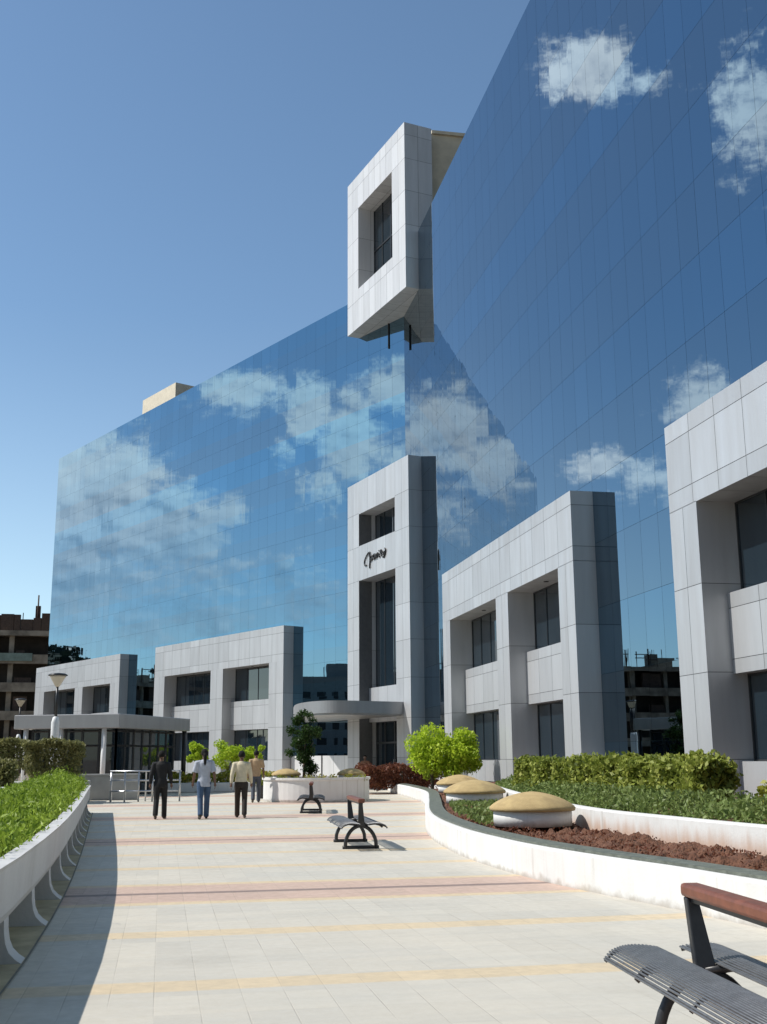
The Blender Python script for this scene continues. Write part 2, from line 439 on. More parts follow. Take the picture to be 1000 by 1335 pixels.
for a, b in ((-66, -52.3), (-35.2, -28.2), (-11.2, 0)): mb.box(a, b, -.36, -.02, 0, 9.9)
mb.build('wall', M['frame_dark'], RW)

# ---- box with a square window, hung high in the corner of the two wings
CX0, CY0 = 12.43, 56.9
W = 8.25; SW = .86
bx = MB(); o0, o1 = 1.7, 6.6
bl = Vector((CX0, CY0, 0)); rot = R(104)
bt = bpy.data.objects.new('window_box', None)
def wl(p):   # tower-local to world
    return (Matrix.Rotation(rot, 3, 'Z') @ Vector((p[0], p[1], 0))) + bl
TOW = thing('entrance_tower', 'tall narrow grey entrance tower with black script lettering, in the corner between the wings', 'tower', bl, rot)
bx = MB()
zb = [29.0, 31.0, 33.1, 35.1, 36.6]
clad(bx, 0, o0, -1.75, 0, 27.2, 37.35, xs=.85, zs=zb, ys=[-.85], faces='flrbt')
clad(bx, o1, W, -1.75, 0, 27.2, 37.35, xs=.85, zs=zb, ys=[-.85], faces='flrbt')
clad(bx, o0, o1, -1.75, 0, 27.2, 29.7, xs=.82, zs=[29.0], ys=[-.85], faces='fbt')
clad(bx, o0, o1, -1.75, 0, 35.1, 37.35, xs=.82, zs=[36.6], ys=[-.85], faces='fbt')
BOX = bx.build('projecting_box', [M['clad_white'], M['joint']], TOW, label='white panelled box with a deep square window, jutting out above the roof line')
w = MB(); w.quad((o1,-1.1,29.7),(o0,-1.1,29.7),(o0,-1.1,35.1),(o1,-1.1,35.1)); 
for k in range(5):
    x = o0+(o1-o0)*k/4; w.box(max(o0,x-.04), min(o1,x+.04), -1.12, -1.06, 29.7, 35.1, 1)
w.box(o0, o1, -1.12, -1.055, 32.3, 32.38, 1)
w.build('window', [M['win'], M['frame_dark']], BOX)
h = MB(); h.tube([(5.3,-1.41,27.19),(5.3,-1.41,25.6)], .05, 8)
h.build('hanger_rod', M['black_steel'], BOX)
# beige core behind the box on the near wing's roof
mb = MB(); mb.box(14.35, 24, 58.2, 68, 30.6, 37.55); mb.box(14.35, 24.2, 58.05, 68.1, 37.55, 37.75)
o = mb.build('stair_penthouse', M['stucco'], RW, label='beige plastered block on the roof behind the white box')
o.matrix_parent_inverse = (Matrix.Translation((HX, HY, 0)) @ Matrix.Rotation(R(90), 4, 'Z')).inverted()
mb = MB(); mb.box(14.55, 14.85, 57.6, 58.2, 32.3, 32.5); mb.box(14.5,14.9,57.4,57.65,32.2,32.6)
o = mb.build('wall_lamp', M['black_steel'], RW); o.matrix_parent_inverse = (Matrix.Translation((HX, HY, 0)) @ Matrix.Rotation(R(90), 4, 'Z')).inverted()

# ---- tower body
zt = [1.6, 3.6, 5.65, 7.62, 9.55, 11.6, 13.6, 15.6]
tw = MB()
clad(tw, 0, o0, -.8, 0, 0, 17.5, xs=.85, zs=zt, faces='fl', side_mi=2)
clad(tw, o1, W, -.78, 0, 0, 17.5, xs=.82, zs=zt, faces='fr')
clad(tw, o0, o1, -.8, 0, 15.55, 17.5, xs=1.22, faces='fb')
clad(tw, o0, o1, -.8, 0, 11.6, 13.62, xs=1.22, faces='fbt')
tw.box(0, W, -.8, -.02, 17.4, 17.49, 1)
# deep jambs behind the openings
for x, s in ((o0, -1), (o1, 1)):
    a, b = (x-.12, x) if s < 0 else (x, x+.12)
    clad(tw, a, b, -1.15, -.806, 0, 15.55, zs=zt, faces='r' if s < 0 else 'l')
clad(tw, o0, o1, -1.15, -.806, 15.55, 15.7, faces='b'); clad(tw, o0, o1, -1.15, -.806, 11.6, 11.75, faces='b'); clad(tw, o0, o1, -1.15, -.806, 13.5, 13.62, faces='t')
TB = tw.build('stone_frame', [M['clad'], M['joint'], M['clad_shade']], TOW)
s = MB(); clad(s, o0+.015, o1-.015, -1.12, -.62, 3.55, 5.45, xs=1.22, faces='fbt'); s.build('spandrel', [M['clad'], M['joint']], TOW)
for z0, z1 in ((5.45, 11.6), (13.62, 15.55)):
    w = MB(); w.quad((o1,-1.08,z0),(o0,-1.08,z0),(o0,-1.08,z1),(o1,-1.08,z1))
    for k in range(5):
        x = o0+(o1-o0)*k/4; w.box(max(o0,x-.03), min(o1,x+.03), -1.1, -1.05, z0, z1, 1)
    w.build('window', [M['win'], M['frame_dark']], TOW)
d = MB(); d.quad((o1,-1.09,0),(o0,-1.09,0),(o0,-1.09,3.55),(o1,-1.09,3.55), 0)
for x in (o0+.05, 2.9, 4.15, 5.4, o1-.05): d.box(x-.05, x+.05, -1.1, -1.03, 0, 3.55, 1)
d.box(o0, o1, -1.1, -1.035, 2.35, 2.45, 1)
D = d.build('entrance_door', [M['win'], M['frame_dark']], TOW)
h = MB(); h.tube([(4.05,-1.0,.8),(4.05,-1.0,1.5)], .025); h.tube([(4.25,-1.0,.8),(4.25,-1.0,1.5)], .025); h.build('handle', M['steel'], D)
# lettering: script strokes standing off the panel (reads left to right as x falls)
st = MB()
def stroke(pts, r):
    P = [(5.75 - p[0]*.34, .05, 12.3 + p[1]*.20) for p in pts]
    st.tube(spline(P, 6), r*.8, 6)
stroke([(.9,.2),(.45,.1),(.1,.6),(.1,1.5),(.7,2.6),(1.5,3.4),(2.2,3.6),(2.35,3.1),(2.0,2.4)], .045)
stroke([(2.3,2.6),(2.35,1.4),(2.25,.1),(2.2,-1.1)], .05)
stroke([(2.35,2.1),(2.9,2.5),(3.3,2.0),(3.1,1.2),(2.4,1.0)], .055)
stroke([(4.6,2.2),(4.1,2.4),(3.7,1.9),(3.9,1.2),(4.4,1.5),(4.6,2.2),(4.7,1.2)], .075)
stroke([(5.0,2.4),(5.1,1.2),(5.15,2.0),(5.6,2.4)], .075)
stroke([(5.9,2.2),(6.0,1.2),(6.3,1.4)], .06); stroke([(6.0,2.85),(6.06,2.95)], .07)
stroke([(6.7,3.1),(6.75,1.6),(7.1,1.2)], .055); stroke([(6.4,2.4),(7.2,2.5)], .05)
stroke([(7.3,2.2),(7.5,1.5),(7.9,1.5),(8.1,2.3)], .06); stroke([(8.2,3.0),(8.5,2.4),(8.2,1.3),(7.6,.5)], .055)
st.build('lettering', M['black_steel'], TOW, label='black handwritten style script sign on the panel between the two windows')
# curved canopy over the door
poly = spline([(12.2,57.75),(10.7,57.15),(9.2,56.55),(8.2,56.6),(7.45,57.5),(7.05,59.2),(6.98,61.2),(7.15,63.5),(7.45,66.0),(8.4,69.4)], 6)
poly = [tuple(p) for p in poly] + [(9.6,68.2), (10.45,65.0), (12.4,57.9)]
inv = (Matrix.Translation(bl) @ Matrix.Rotation(rot, 4, 'Z')).inverted()
cn = MB(); n = len(poly); cn.prism(poly, 3.80, 4.42, 0)
o = cn.build('canopy', [M['fascia'], M['joint']], TOW, label='curved grey panelled canopy over the entrance door'); o.matrix_parent_inverse = inv
cn = MB(); pin = [(p[0]+(10.2-p[0])*.03, p[1]+(62-p[1])*.03) for p in poly]
cn.prism(pin, 3.72, 3.797, 0); o2 = cn.build('soffit_rim', M['fascia'], TOW); o2.matrix_parent_inverse = inv

# ------------------------------------------------------------------ far entrance pavilion, left
PV = thing('entrance_pavilion', 'low flat roofed glass entrance pavilion with grey fascia in front of the far wing', 'pavilion', (-1.9, 51.4, 0))
A_, B_, C_, D_ = (-6.6,53.4), (-1.9,51.4), (1.32,58.3), (-3.6,61.5)
def loc(p): return (p[0]+1.9, p[1]-51.4)
def inset(poly, k):
    cx = sum(p[0] for p in poly)/len(poly); cy = sum(p[1] for p in poly)/len(poly)
    return [(cx+(p[0]-cx)*k, cy+(p[1]-cy)*k) for p in poly]
pl = [loc(p) for p in (A_, B_, C_, D_)]
m_ = MB(); m_.prism(pl, 2.95, 3.57); m_.build('roof', [M['fascia']], PV, bevel=.03)
ins = inset(pl, .80)
m_ = MB(); m_.prism(ins, .02, 2.95, 0)
gw = m_.build('glass_wall', M['win'], PV)
fr = MB()
def edge(a, b, n, t=.05):
    for k in range(n+1):
        x = a[0]+(b[0]-a[0])*k/n; y = a[1]+(b[1]-a[1])*k/n; fr.box(x-t, x+t, y-t, y+t, 0, 2.94)
edge(ins[0], ins[1], 5); edge(ins[1], ins[2], 7)
for z in (.1, 2.2, 2.85):
    for a, b in ((ins[0],ins[1]),(ins[1],ins[2])): fr.tube([(a[0],a[1],z),(b[0],b[1],z)], .05, 4, smooth=False)
fr.build('door_frame', M['black_steel'], PV)
for k, (t, e) in enumerate(((.06,0),(.42,0),(.86,0))):
    i2 = inset(pl, .93); a, b = i2[0], i2[1]
    c = MB(); x = a[0]+(b[0]-a[0])*t; y = a[1]+(b[1]-a[1])*t; c.lathe([(.11,0),(.11,2.949)], x, y, 18); c.build('column', M['white_paint'], PV)
c = MB(); c.lathe([(.12,0),(.12,2.949)], inset(pl,.93)[2][0], inset(pl,.93)[2][1], 14); c.build('column', M['black_steel'], PV)

# low grey ramp wall and railing in front of it
m_ = MB(); m_.box(-3.4,-.9, 47.6,47.85, 0, .95); m_.box(-3.45,-.85,47.57,47.88,.95,1.03)
tag(m_.build('low_wall', M['grey_wall'], bevel=.02), 'low grey rendered wall in front of the pavilion doors', 'wall')
rl = thing('crowd_barrier', 'thin steel tube barrier with vertical posts behind the man in black', 'barrier', (-1.9, 45.4, 0))
m_ = MB()
for x in np.linspace(0, 2.6, 6): m_.tube([(x,0,0),(x,0,1.15)], .035)
m_.build('post', M['steel'], rl)
for z in (.4,.8,1.15):
    m_ = MB(); m_.tube([(-.05,0,z),(2.65,0,z)], .03); m_.build('rail', M['steel'], rl)
for x in (0, 1.3): 
    m_ = MB(); m_.tube([(x,.02,1.15),(x,.5,1.0),(x,.55,0)], .03); m_.build('brace', M['steel'], rl)

# ------------------------------------------------------------------ leaves
def leaf_mesh(name, pts, size, mat, parent=None, aspect=.55, up=.4, jitter=.35, droop=0, normal=None):
    n = len(pts); P = np.asarray(pts, float)
    d = RNG.normal(size=(n,3)); d[:,2] += up*2; d /= np.linalg.norm(d, axis=1)[:,None]
    q = RNG.normal(size=(n,3)); w = np.cross(d, q); w /= np.linalg.norm(w, axis=1)[:,None]
    L = size*(1+RNG.uniform(-jitter, jitter, n))[:,None]; Wd = L*aspect*.5
    a = P - d*L*.5; tip = P + d*L*.5
    nn = np.cross(d, w); mid = P + nn*L*.10
    v = np.stack([a, mid + w*Wd, tip, mid - w*Wd], 1).reshape(-1,3)
    f = np.arange(n*4).reshape(n,4)
    me = bpy.data.meshes.new(name)
    me.vertices.add(n*4); me.vertices.foreach_set('co', v.ravel())
    me.loops.add(n*4); me.loops.foreach_set('vertex_index', f.ravel())
    me.polygons.add(n); me.polygons.foreach_set('loop_start', np.arange(0,n*4,4)); me.polygons.foreach_set('loop_total', np.full(n,4))
    me.update(); me.validate(); me.materials.append(mat)
    o = bpy.data.objects.new(name, me); COL.objects.link(o)
    if parent: o.parent = parent
    return o
def blob_pts(blobs, n, shell=.55):
    vol = np.array([b[3]*b[4]*b[5] for b in blobs]); pr = vol**.8/ (vol**.8).sum()
    k = RNG.choice(len(blobs), n, p=pr); B = np.array(blobs)[k]
    d = RNG.normal(size=(n,3)); d /= np.linalg.norm(d, axis=1)[:,None]
    r = (shell + (1-shell)*RNG.random(n))[:,None]*(1+RNG.normal(0,.06,n))[:,None]
    return B[:,:3] + d*r*B[:,3:6]
def box_pts(n, sx, sy, sz, edge=.75):
    """points near the surface of a clipped box, uneven"""
    P = RNG.uniform(-1,1,(n,3)); ax = RNG.integers(0,3,n); sg = RNG.choice([-1,1],n)
    ax[RNG.random(n)<.3] = 2; sg[(ax==2)&(RNG.random(n)<.85)] = 1
    s = RNG.random(n) < edge
    P[s, ax[s]] = sg[s]*(1-.34*RNG.random(s.sum())**1.3)
    P = P*np.array([sx,sy,sz])
    P[:,0] *= 1-.12*np.clip(P[:,2]/sz,0,1)**4; P[:,1] *= 1-.03*np.clip(P[:,2]/sz,0,1)**4
    P += .07*np.sin(P[:,[1,2,0]]*4.1+1.7) + .04*np.sin(P[:,[2,0,1]]*9.3) + RNG.normal(0,.035,(n,3)); return P

def tree(name, label, cat, loc, limbs, blobs, n, size, mat, trunk_r, trunk_h, group=None, aspect=.5, shell=.5, up=.2):
    t = thing(name, label, cat, loc, 0, group)
    tr = MB()
    tr.tube([(0,0,0),(.03,.02,trunk_h*.5),(0,.04,trunk_h)], [trunk_r*1.3, trunk_r, trunk_r*.8], 8)
    for (ex,ey,ez) in limbs:
        tr.tube([(0,.02,trunk_h*.75),(ex*.45,ey*.45,trunk_h+(ez-trunk_h)*.5),(ex,ey,ez)], [trunk_r*.7, trunk_r*.45, trunk_r*.15], 6)
    tr.build('trunk', M['bark'], t)
    leaf_mesh('crown', blob_pts(blobs, n, shell), size, mat, t, aspect, up)
    return t
def rand_blobs(n, cx, cy, cz, rx, ry, rz, br, seed):
    rg = np.random.default_rng(seed); out = []
    for _ in range(n):
        d = rg.normal(size=3); d /= np.linalg.norm(d); r = rg.random()**.4
        b = br*rg.uniform(.6, 1.25)
        out.append((cx+d[0]*r*rx, cy+d[1]*r*ry, cz+d[2]*r*rz, b, b, b*.85))
    return out

# lime green round shrubs beside the near frame
tree('round_shrub', 'lime green round shrub nearer the tower of the pair by the grey frame', 'shrub', (10.55,44.6,0), [(.4,.1,1.6),(-.4,.2,1.7),(.1,-.4,1.8)], rand_blobs(18,0,0,1.62,.80,.75,.86,.50,1), 7500, .13, M['leaf_lime'], .07, 1.1)
tree('round_shrub', 'lime green round shrub on the right of the pair by the grey frame', 'shrub', (11.45,44.2,0), [(.4,.1,1.6),(-.4,.2,1.7),(.1,-.4,1.8)], rand_blobs(18,0,0,1.62,.78,.7,.86,.50,2), 7200, .13, M['leaf_lime'], .07, 1.1)
bpy.data.objects['round_shrub']['group'] = bpy.data.objects['round_shrub.001']['group'] = 'lime shrubs by the near frame'
# three shrubs behind the walkers
for (x, y, r, hz, sd, lb) in ((1.85,60,.62,2.25,3,'small pale green shrub, leftmost of the three in front of the far frame'),(3.35,60,.95,2.1,4,'broad pale green shrub, middle of the three in front of the far frame'),(4.75,60,.55,2.2,5,'thin pale green shrub, rightmost of the three in front of the far frame')):
    tree('garden_shrub', lb, 'shrub', (x,y,0), [(.3,0,1.5),(-.3,.1,1.6)], rand_blobs(16,0,0,hz-.35,r*1.0,r*.8,.62,r*.42,sd), int(2800*r+900), .13, M['leaf_lime'], .06, 1.2, 'pale shrubs in front of the far frame')
# dark tree in the round planter
tree('dark_tree', 'thin dark green tree growing from the round white planter', 'tree', (5.35,44,.7), [(.4,.1,1.5),(-.45,.1,1.7),(.1,-.3,2.1),(-.2,.2,2.3)],
     rand_blobs(40,0,0,1.45,.60,.55,1.32,.24,6), 6800, .10, M['leaf_dark'], .05, 1.0, shell=.2)

# ------------------------------------------------------------------ right planter
outer = spline([(12.2,62),(10.72,54.3),(9.9,46),(9.07,39.6),(7.5,32.5),(6.0,26.05),(5.32,22.43),(4.93,18.86),(4.87,16.43),(4.94,14.9),(5.15,13.26),(5.42,11.76),(5.62,10.21),(6.1,7.6),(6.9,4.6),(8.0,1.5)], 8)
outer = [tuple(p) for p in outer]
inner = [tuple(p) for p in spline([(11.9,47),(11.4,41),(9.4,31.5),(8.3,26),(7.55,21.6),(7.22,18.5),(7.3,16),(7.5,13.5),(7.95,10),(8.6,6),(9.6,1.5)], 8)]
def wall_along(path, profile, side=1, closed=True):
    """sweep a profile [(offset to the right of travel, z)...] along a path"""
    mb = MB(); nrm = normals2(path)
    k = len(profile); v = []; f = []
    for p, nn in zip(path, nrm):
        for o_, z in profile: v.append((p[0]+nn[0]*o_*side, p[1]+nn[1]*o_*side, z))
    for i in range(len(path)-1):
        for j in range(k if closed else k-1):
            j2 = (j+1) % k
            f.append((i*k+j, i*k+j2, (i+1)*k+j2, (i+1)*k+j))
    mb.add(v, f, 0)
    if closed: mb.add(v[:k], [tuple(range(k))], 0); mb.add(v[-k:], [tuple(range(k-1,-1,-1))], 0)
    return mb
def resolve_normals(o):
    import bmesh
    b = bmesh.new(); b.from_mesh(o.data); bmesh.ops.remove_doubles(b, verts=b.verts, dist=1e-5); bmesh.ops.recalc_face_normals(b, faces=b.faces); b.to_mesh(o.data); b.free()
RP = thing('curved_planter', 'long S-shaped white planter wall with dark stone coping around the red soil bed', 'planter', (5,18,0))
def at_parent(o, t): o.parent = t; o.matrix_parent_inverse = Matrix.Translation(t.location).inverted(); return o
# travelling toward the camera, the bed is on the left (negative offset)
o = wall_along(outer, [(0,0),(.0,.40),(-.04,.43),(-.16,.43),(-.16,0)]).build('wall', M['white_wall']); resolve_normals(o); at_parent(o, RP)
o = wall_along(outer, [(-.10,.434),(-.10,.462),(-.42,.462),(-.42,.30)]).build('coping', M['coping']); resolve_normals(o); at_parent(o, RP)
# soil between the two walls
def fill_between(a, b, n, zf, name, mat, m=8):
    A = np.array(a)[np.linspace(0,len(a)-1,n).astype(int)]; B = np.array(b)[np.linspace(0,len(b)-1,n).astype(int)]
    mb = MB(); v = []; f = []
    for i in range(n):
        for j in range(m+1):
            p = A[i]+(B[i]-A[i])*j/m; v.append((p[0], p[1], zf(p[0], p[1], j/m)))
    for i in range(n-1):
        for j in range(m): f.append((i*(m+1)+j, i*(m+1)+j+1, (i+1)*(m+1)+j+1, (i+1)*(m+1)+j))
    mb.add(v, f, 0, True); o = mb.build(name, mat); resolve_normals(o); return o
rs = np.random.default_rng(4); lump = [(rs.uniform(4.5,12), rs.uniform(2,46), rs.uniform(.06,.28), rs.uniform(.03,.12)) for _ in range(1500)]
from mathutils import noise as MN
def soil_z(x, y, t):
    z = .335 + .05*math.sin(x*2.3+y*.7)*math.sin(y*.9) + .10*(MN.fractal(Vector((x*1.6,y*1.6,3)), 1.0, 2.0, 3)) + .085*MN.fractal(Vector((x*6,y*6,1)), .7, 2.0, 4)
    e = min(1, t/.10, (1-t)/.05+.4)
    return min(.345, z) + max(0, z-.345)*e
yo = [p for p in outer if p[1] <= 56]
ou2 = [(p[0]-n_[0]*.36, p[1]-n_[1]*.36) for p, n_ in zip(outer, normals2(outer))]
def by_y(path, ys):
    q = sorted(path, key=lambda p: p[1]); return [(float(np.interp(y, [p[1] for p in q], [p[0] for p in q])), y) for y in ys]
ysl = list(np.linspace(3, 24, 420)) + list(np.linspace(24.1, 46.5, 120))
s_o = fill_between(by_y(ou2, ysl), by_y(inner, ysl), 540, soil_z, 'soil_bed', M['soil'], 56)
struct(s_o)
gp = []
for _ in range(9000):
    y = RNG.uniform(6, 24); a = by_y(ou2,[y])[0][0]; b = by_y(inner,[y])[0][0]; x = RNG.uniform(a+.1, b-.05)
    if MN.noise(Vector((x*1.5,y*1.5,0))) > RNG.uniform(-.5,.5): gp.append((x, y, .36+.10*MN.fractal(Vector((x*1.6,y*1.6,3)), 1.0, 2.0, 3)+RNG.uniform(0,.05)))
o = leaf_mesh('dry_ground_cover', gp, .05, M['leaf_red'], None, .5, .4); o['kind'] = 'stuff'; o['label'] = 'small dry red brown plants and litter on the soil bed'; o['category'] = 'ground cover'
# low green growth on the bed
gp = []
for _ in range(9000):
    y = RNG.uniform(19.5, 34); a = by_y(ou2,[y])[0][0]; b = by_y(inner,[y])[0][0]; x = RNG.uniform(a+.25, b-.05)
    if math.sin(x*3.1+y*1.3)+math.sin(y*2.1-x*1.7) > RNG.uniform(-1.2,1.1): gp.append((x, y, .43+RNG.uniform(0,.10)))
o = leaf_mesh('bed_ground_cover', gp, .09, M['leaf_cover'], None, .5, .5); o['kind'] = 'stuff'; o['label'] = 'low green and brown growth on the soil bed around the domes'; o['category'] = 'ground cover'
# inner retaining wall
o = wall_along(inner, [(0,.2),(0,.70),(-.03,.72),(-.2,.72),(-.2,.2)]).build('retaining_wall', M['white_stained']); resolve_normals(o)
tag(o, 'inner curved white wall stained by red soil, in front of the clipped hedge', 'wall')
# terrace behind
inn2 = [(p[0]-n_[0]*.15, p[1]-n_[1]*.15) for p, n_ in zip(inner, normals2(inner))]
ysl2 = list(np.linspace(2, 46, 60))
t_o = fill_between(by_y(inn2, ysl2), [(12.9, y) for y in ysl2], 60, lambda x,y,t: .64, 'planting_terrace', M['soil'], 4); struct(t_o)
gp = []
for _ in range(26000):
    y = RNG.uniform(5, 36); a = by_y(inner,[y])[0][0]; x = a + .22 + RNG.random()**1.3*2.0
    if x > 11.6: continue
    gp.append((x, y, .68+RNG.uniform(0,.30)*min(1,(x-a)*1.4)+.06*math.sin(y*2.2)))
o = leaf_mesh('terrace_ground_cover', gp, .09, M['leaf_cover'], None, .45, .3); o['kind'] = 'stuff'; o['label'] = 'low dark green planting between the inner wall and the hedge'; o['category'] = 'ground cover'
def hedge(name, label, x, y0, y1, z0, z1, wdt, n, mat, size=.11, group=None, axis='y', legs=0):
    t = thing(name, label, 'hedge', (x, (y0+y1)/2, z0), 0, group)
    L = (y1-y0)/2
    P = box_pts(n, wdt/2, L, (z1-z0)/2); P[:,2] += (z1-z0)/2 + .045*np.sin(P[:,1]*3.3)+.035*np.sin(P[:,1]*7.7+1)
    leaf_mesh('foliage', P, size, mat, t, .6, .3)
    for k in range(max(3, int(L*2/.6))):
        yy = -L*.9+1.8*L*k/max(1,int(L*2/.6)-1); st_ = MB(); st_.tube([(RNG.uniform(-.1,.1),yy,-.1),(RNG.uniform(-.2,.2),yy+RNG.uniform(-.2,.2),(z1-z0)*.8)], .025, 5); st_.build('stem', M['bark'], t)
    return t
hedge('clipped_hedge', 'long yellow green clipped hedge on the terrace in front of the near frame', 9.9, 19.3, 27.0, .62, 1.46, .9, 22000, M['leaf_hedge'], .12, 'terrace hedges')
hedge('clipped_hedge', 'short yellow green hedge block at the far end of the long terrace hedge', 10.0, 28.0, 30.6, .62, 1.42, .9, 7000, M['leaf_hedge'], .12, 'terrace hedges')
hedge('orange_tipped_shrub', 'small shrub with orange tips at the right picture edge beside the hedge', 9.6, 15.0, 16.6, .62, 1.05, .8, 2400, M['leaf_yellow'], .1)
# red-brown hedge at the foot of the tower
hedge('red_leaf_hedge', 'dark red leaved hedge in front of the tower entrance', 10.6, 50.2, 53.2, .3, 1.15, 3.6, 9000, M['leaf_red'], .14)

# domes on drums
def dome(label, x, y, r, z=.42, g='sand coloured domes in the right bed'):
    t = thing('garden_dome', label, 'dome light', (x,y,z), 0, g)
    a = MB(); a.lathe([(r*.98,0),(r*.98,.26)], 0, 0, 40); a.build('drum', M['white_wall'], t)
    b = MB(); pr = [(r*1.06,.255),(r*1.08,.30),(r*1.04,.335)]
    for k in range(1,9):
        q = k/8; pr.append((r*1.02*math.cos(q*math.pi/2*.98), .345+.34*r/.71*math.sin(q*math.pi/2)**1.0))
    pr = pr[:3] + [(r*1.02*(1-q**1.25), .34+.24*(r/.71)*(1-(1-q)**1.6)) for q in np.linspace(.08,.97,9)]
    b.lathe(pr, 0, 0, 40); b.build('cap', M['dome'], t)
    return t
dome('largest nearest sand coloured dome on a white drum in the red soil bed', 6.42, 19.5, .70)
dome('middle sand coloured dome on a white drum in the right bed', 8.05, 29.2, .76)
dome('farthest sand coloured dome of the row in the right bed', 10.0, 38.2, .74)

# round white planter in mid distance
RPn = thing('round_planter', 'round white planter holding the dark tree and two small domes', 'planter', (5.85, 44, 0))
a = MB(); prof = [(2.0,0),(2.03,.1),(2.03,.78),(2.08,.80),(2.08,.88),(1.85,.88),(1.85,.7)]
a.lathe(prof, 0, 0, 56, smooth=False, cap=False); a.build('wall', M['white_wall'], RPn)
a = MB(); a.lathe([(0.01,.72),(1.86,.70)], 0, 0, 40, cap=False); a.build('soil', M['soil'], RPn)
dome('small sand coloured dome left of the dark tree in the round planter', 4.65, 43.7, .52, .70, 'small domes in the round planter')
dome('small sand coloured dome right of the dark tree in the round planter', 7.15, 43.7, .5, .70, 'small domes in the round planter')
P = blob_pts([(5.9+.5*k,43.0+.3*math.sin(k*2),.85,.25,.25,.16) for k in range(-3,4)], 900, .2)
o = leaf_mesh('planter_ground_cover', P, .09, M['leaf_yellow'], None, .5, .5); o['kind']='stuff'; o['label']='low yellow green plants on the soil of the round planter'; o['category']='ground cover'
# flower bed strip along the far frame
hedge('flower_bed', 'low yellow green flower strip behind the three walkers', 3.4, 57.0, 58.0, .35, .85, 6.6, 4200, M['leaf_yellow'], .15)
m_ = MB(); m_.box(.2, 6.6, 56.6, 58.4, 0, .45); tag(m_.build('flower_bed_wall', M['white_wall'], bevel=.03), 'low white wall holding the flower strip behind the walkers', 'wall')
m_ = MB(); m_.box(5.6, 8.6, 60.5, 64.0, 0, 1.0); 
# pot
pt = thing('potted_plant', 'dark square pot with yellow green plant left of the round planter', 'potted plant', (4.05, 47.2, 0))
m_ = MB(); m_.lathe([(.2,0),(.27,.5),(.29,.52),(.25,.52),(.24,.45)], 0, 0, 18); m_.build('pot', M['black_steel'], pt)
leaf_mesh('foliage', blob_pts([(0,0,.66,.3,.3,.22)], 500, .3), .12, M['leaf_yellow'], pt, .5, .6)

# ------------------------------------------------------------------ left raised planter
rim = [tuple(p) for p in spline([(-1.95,-1.5),(-1.45,2),(-1.28,5),(-1.17,8),(-1.15,11),(-1.22,15),(-1.36,19),(-1.54,23.3),(-1.85,30),(-2.15,36.6)], 10)]
_q = sorted(rim, key=lambda p: p[1]); _ys = [-1.5, 1.45] + list(np.arange(3.6, 36.5, 2.15)) + [36.6]
rim = []
for _a, _b in zip(_ys[:-1], _ys[1:]):
    _xa, _xb = (float(np.interp(_v, [p[1] for p in _q], [p[0] for p in _q])) for _v in (_a, _b))
    for _t in (0, .03, .5, .97): rim.append((_xa+(_xb-_xa)*_t, _a+(_b-_a)*_t))
rim.append((_xb, _b))
LP = thing('raised_planter', 'long curved grey white trough planter raised on flared fins along the left of the paving', 'planter', (-1.3, 15, 0))
# travelling away from the camera the outside is on the right (positive offset)
tr = wall_along(rim, [(-.06,.34),(-.02,.42),(.0,.78),(.02,.82),(-.13,.82),(-.14,.62),(-1.62,.62),(-1.63,.82),(-1.76,.82),(-1.72,.34)]).build('trough', M['planter']); resolve_normals(tr); at_parent(tr, LP)
cum = np.cumsum([0]+[math.dist(rim[i][:2], rim[i+1][:2]) for i in range(len(rim)-1)]); nr = normals2(rim)
for yy in np.arange(3.6, 36.6, 2.15):
    i = int(np.argmin([abs(p[1]-yy) for p in rim])); p = rim[i]; n_ = nr[i]
    prof = [(-1.5,.34),(-.10,.34)] + [(-.10+.21*q**2.2, .34*(1-q)) for q in (.25,.5,.7,.85,1)] + [(.11,-.01),(-.55,-.01)] + [(-.6,.06),(-.8,.18)]
    prof = [(-1.35,.345),(-.06,.345),(-.055,.25),(-.04,.16),(-.01,.09),(.04,.04),(.10,.0),(-1.2,.0)]
    mb = MB(); t_ = Vector((-n_[1], n_[0], 0))*.14; vv = []
    for s_ in (-1,1):
        for o_, z in prof: vv.append((p[0]+n_[0]*o_+t_.x*s_, p[1]+n_[1]*o_+t_.y*s_, z))
    k = len(prof); mb.add(vv, [tuple(range(k)), tuple(range(2*k-1,k-1,-1))]+[(j,(j+1)%k+0,(j+1)%k+k,j+k) for j in range(k)])
    o = mb.build('support_fin', M['planter']); resolve_normals(o); at_parent(o, LP)
sb = wall_along(rim, [(-1.62,.58),(-1.62,.70),(-.9,.74),(-.14,.70),(-.14,.58)]).build('soil', M['soil']); resolve_normals(sb); at_parent(sb, LP)
# blades: long leaves in tufts
gp = []; q = np.array(rim)
for _ in range(2100):
    _y = RNG.uniform(2.5, 36.5); i = int(np.searchsorted(q[:,1], _y))-1; p = np.array([np.interp(_y, q[:,1], q[:,0]), _y]); n_ = nr[i]
    o_ = -RNG.uniform(.22, 1.75); far = np.interp(p[1], [4, 20, 30, 36], [.0, .05, .16, .34])
    hgt = .05 + .12*RNG.random() + far*(1-abs(o_+.9)) + .05*math.sin(p[1]*1.9)
    c = np.array([p[0]+n_[0]*o_, p[1]+n_[1]*o_, .78 + hgt*.45])
    gp.append(c + RNG.normal(0, 1, (60,3))*np.array([.07,.15,max(.04,hgt*.33)]))
gp = np.concatenate(gp)
o = leaf_mesh('planter_grass', gp, .10, M['leaf_bright'], None, .28, .55); o['kind'] = 'stuff'; o['label'] = 'bright green leafy ground plants filling the raised planter'; o['category'] = 'plants'
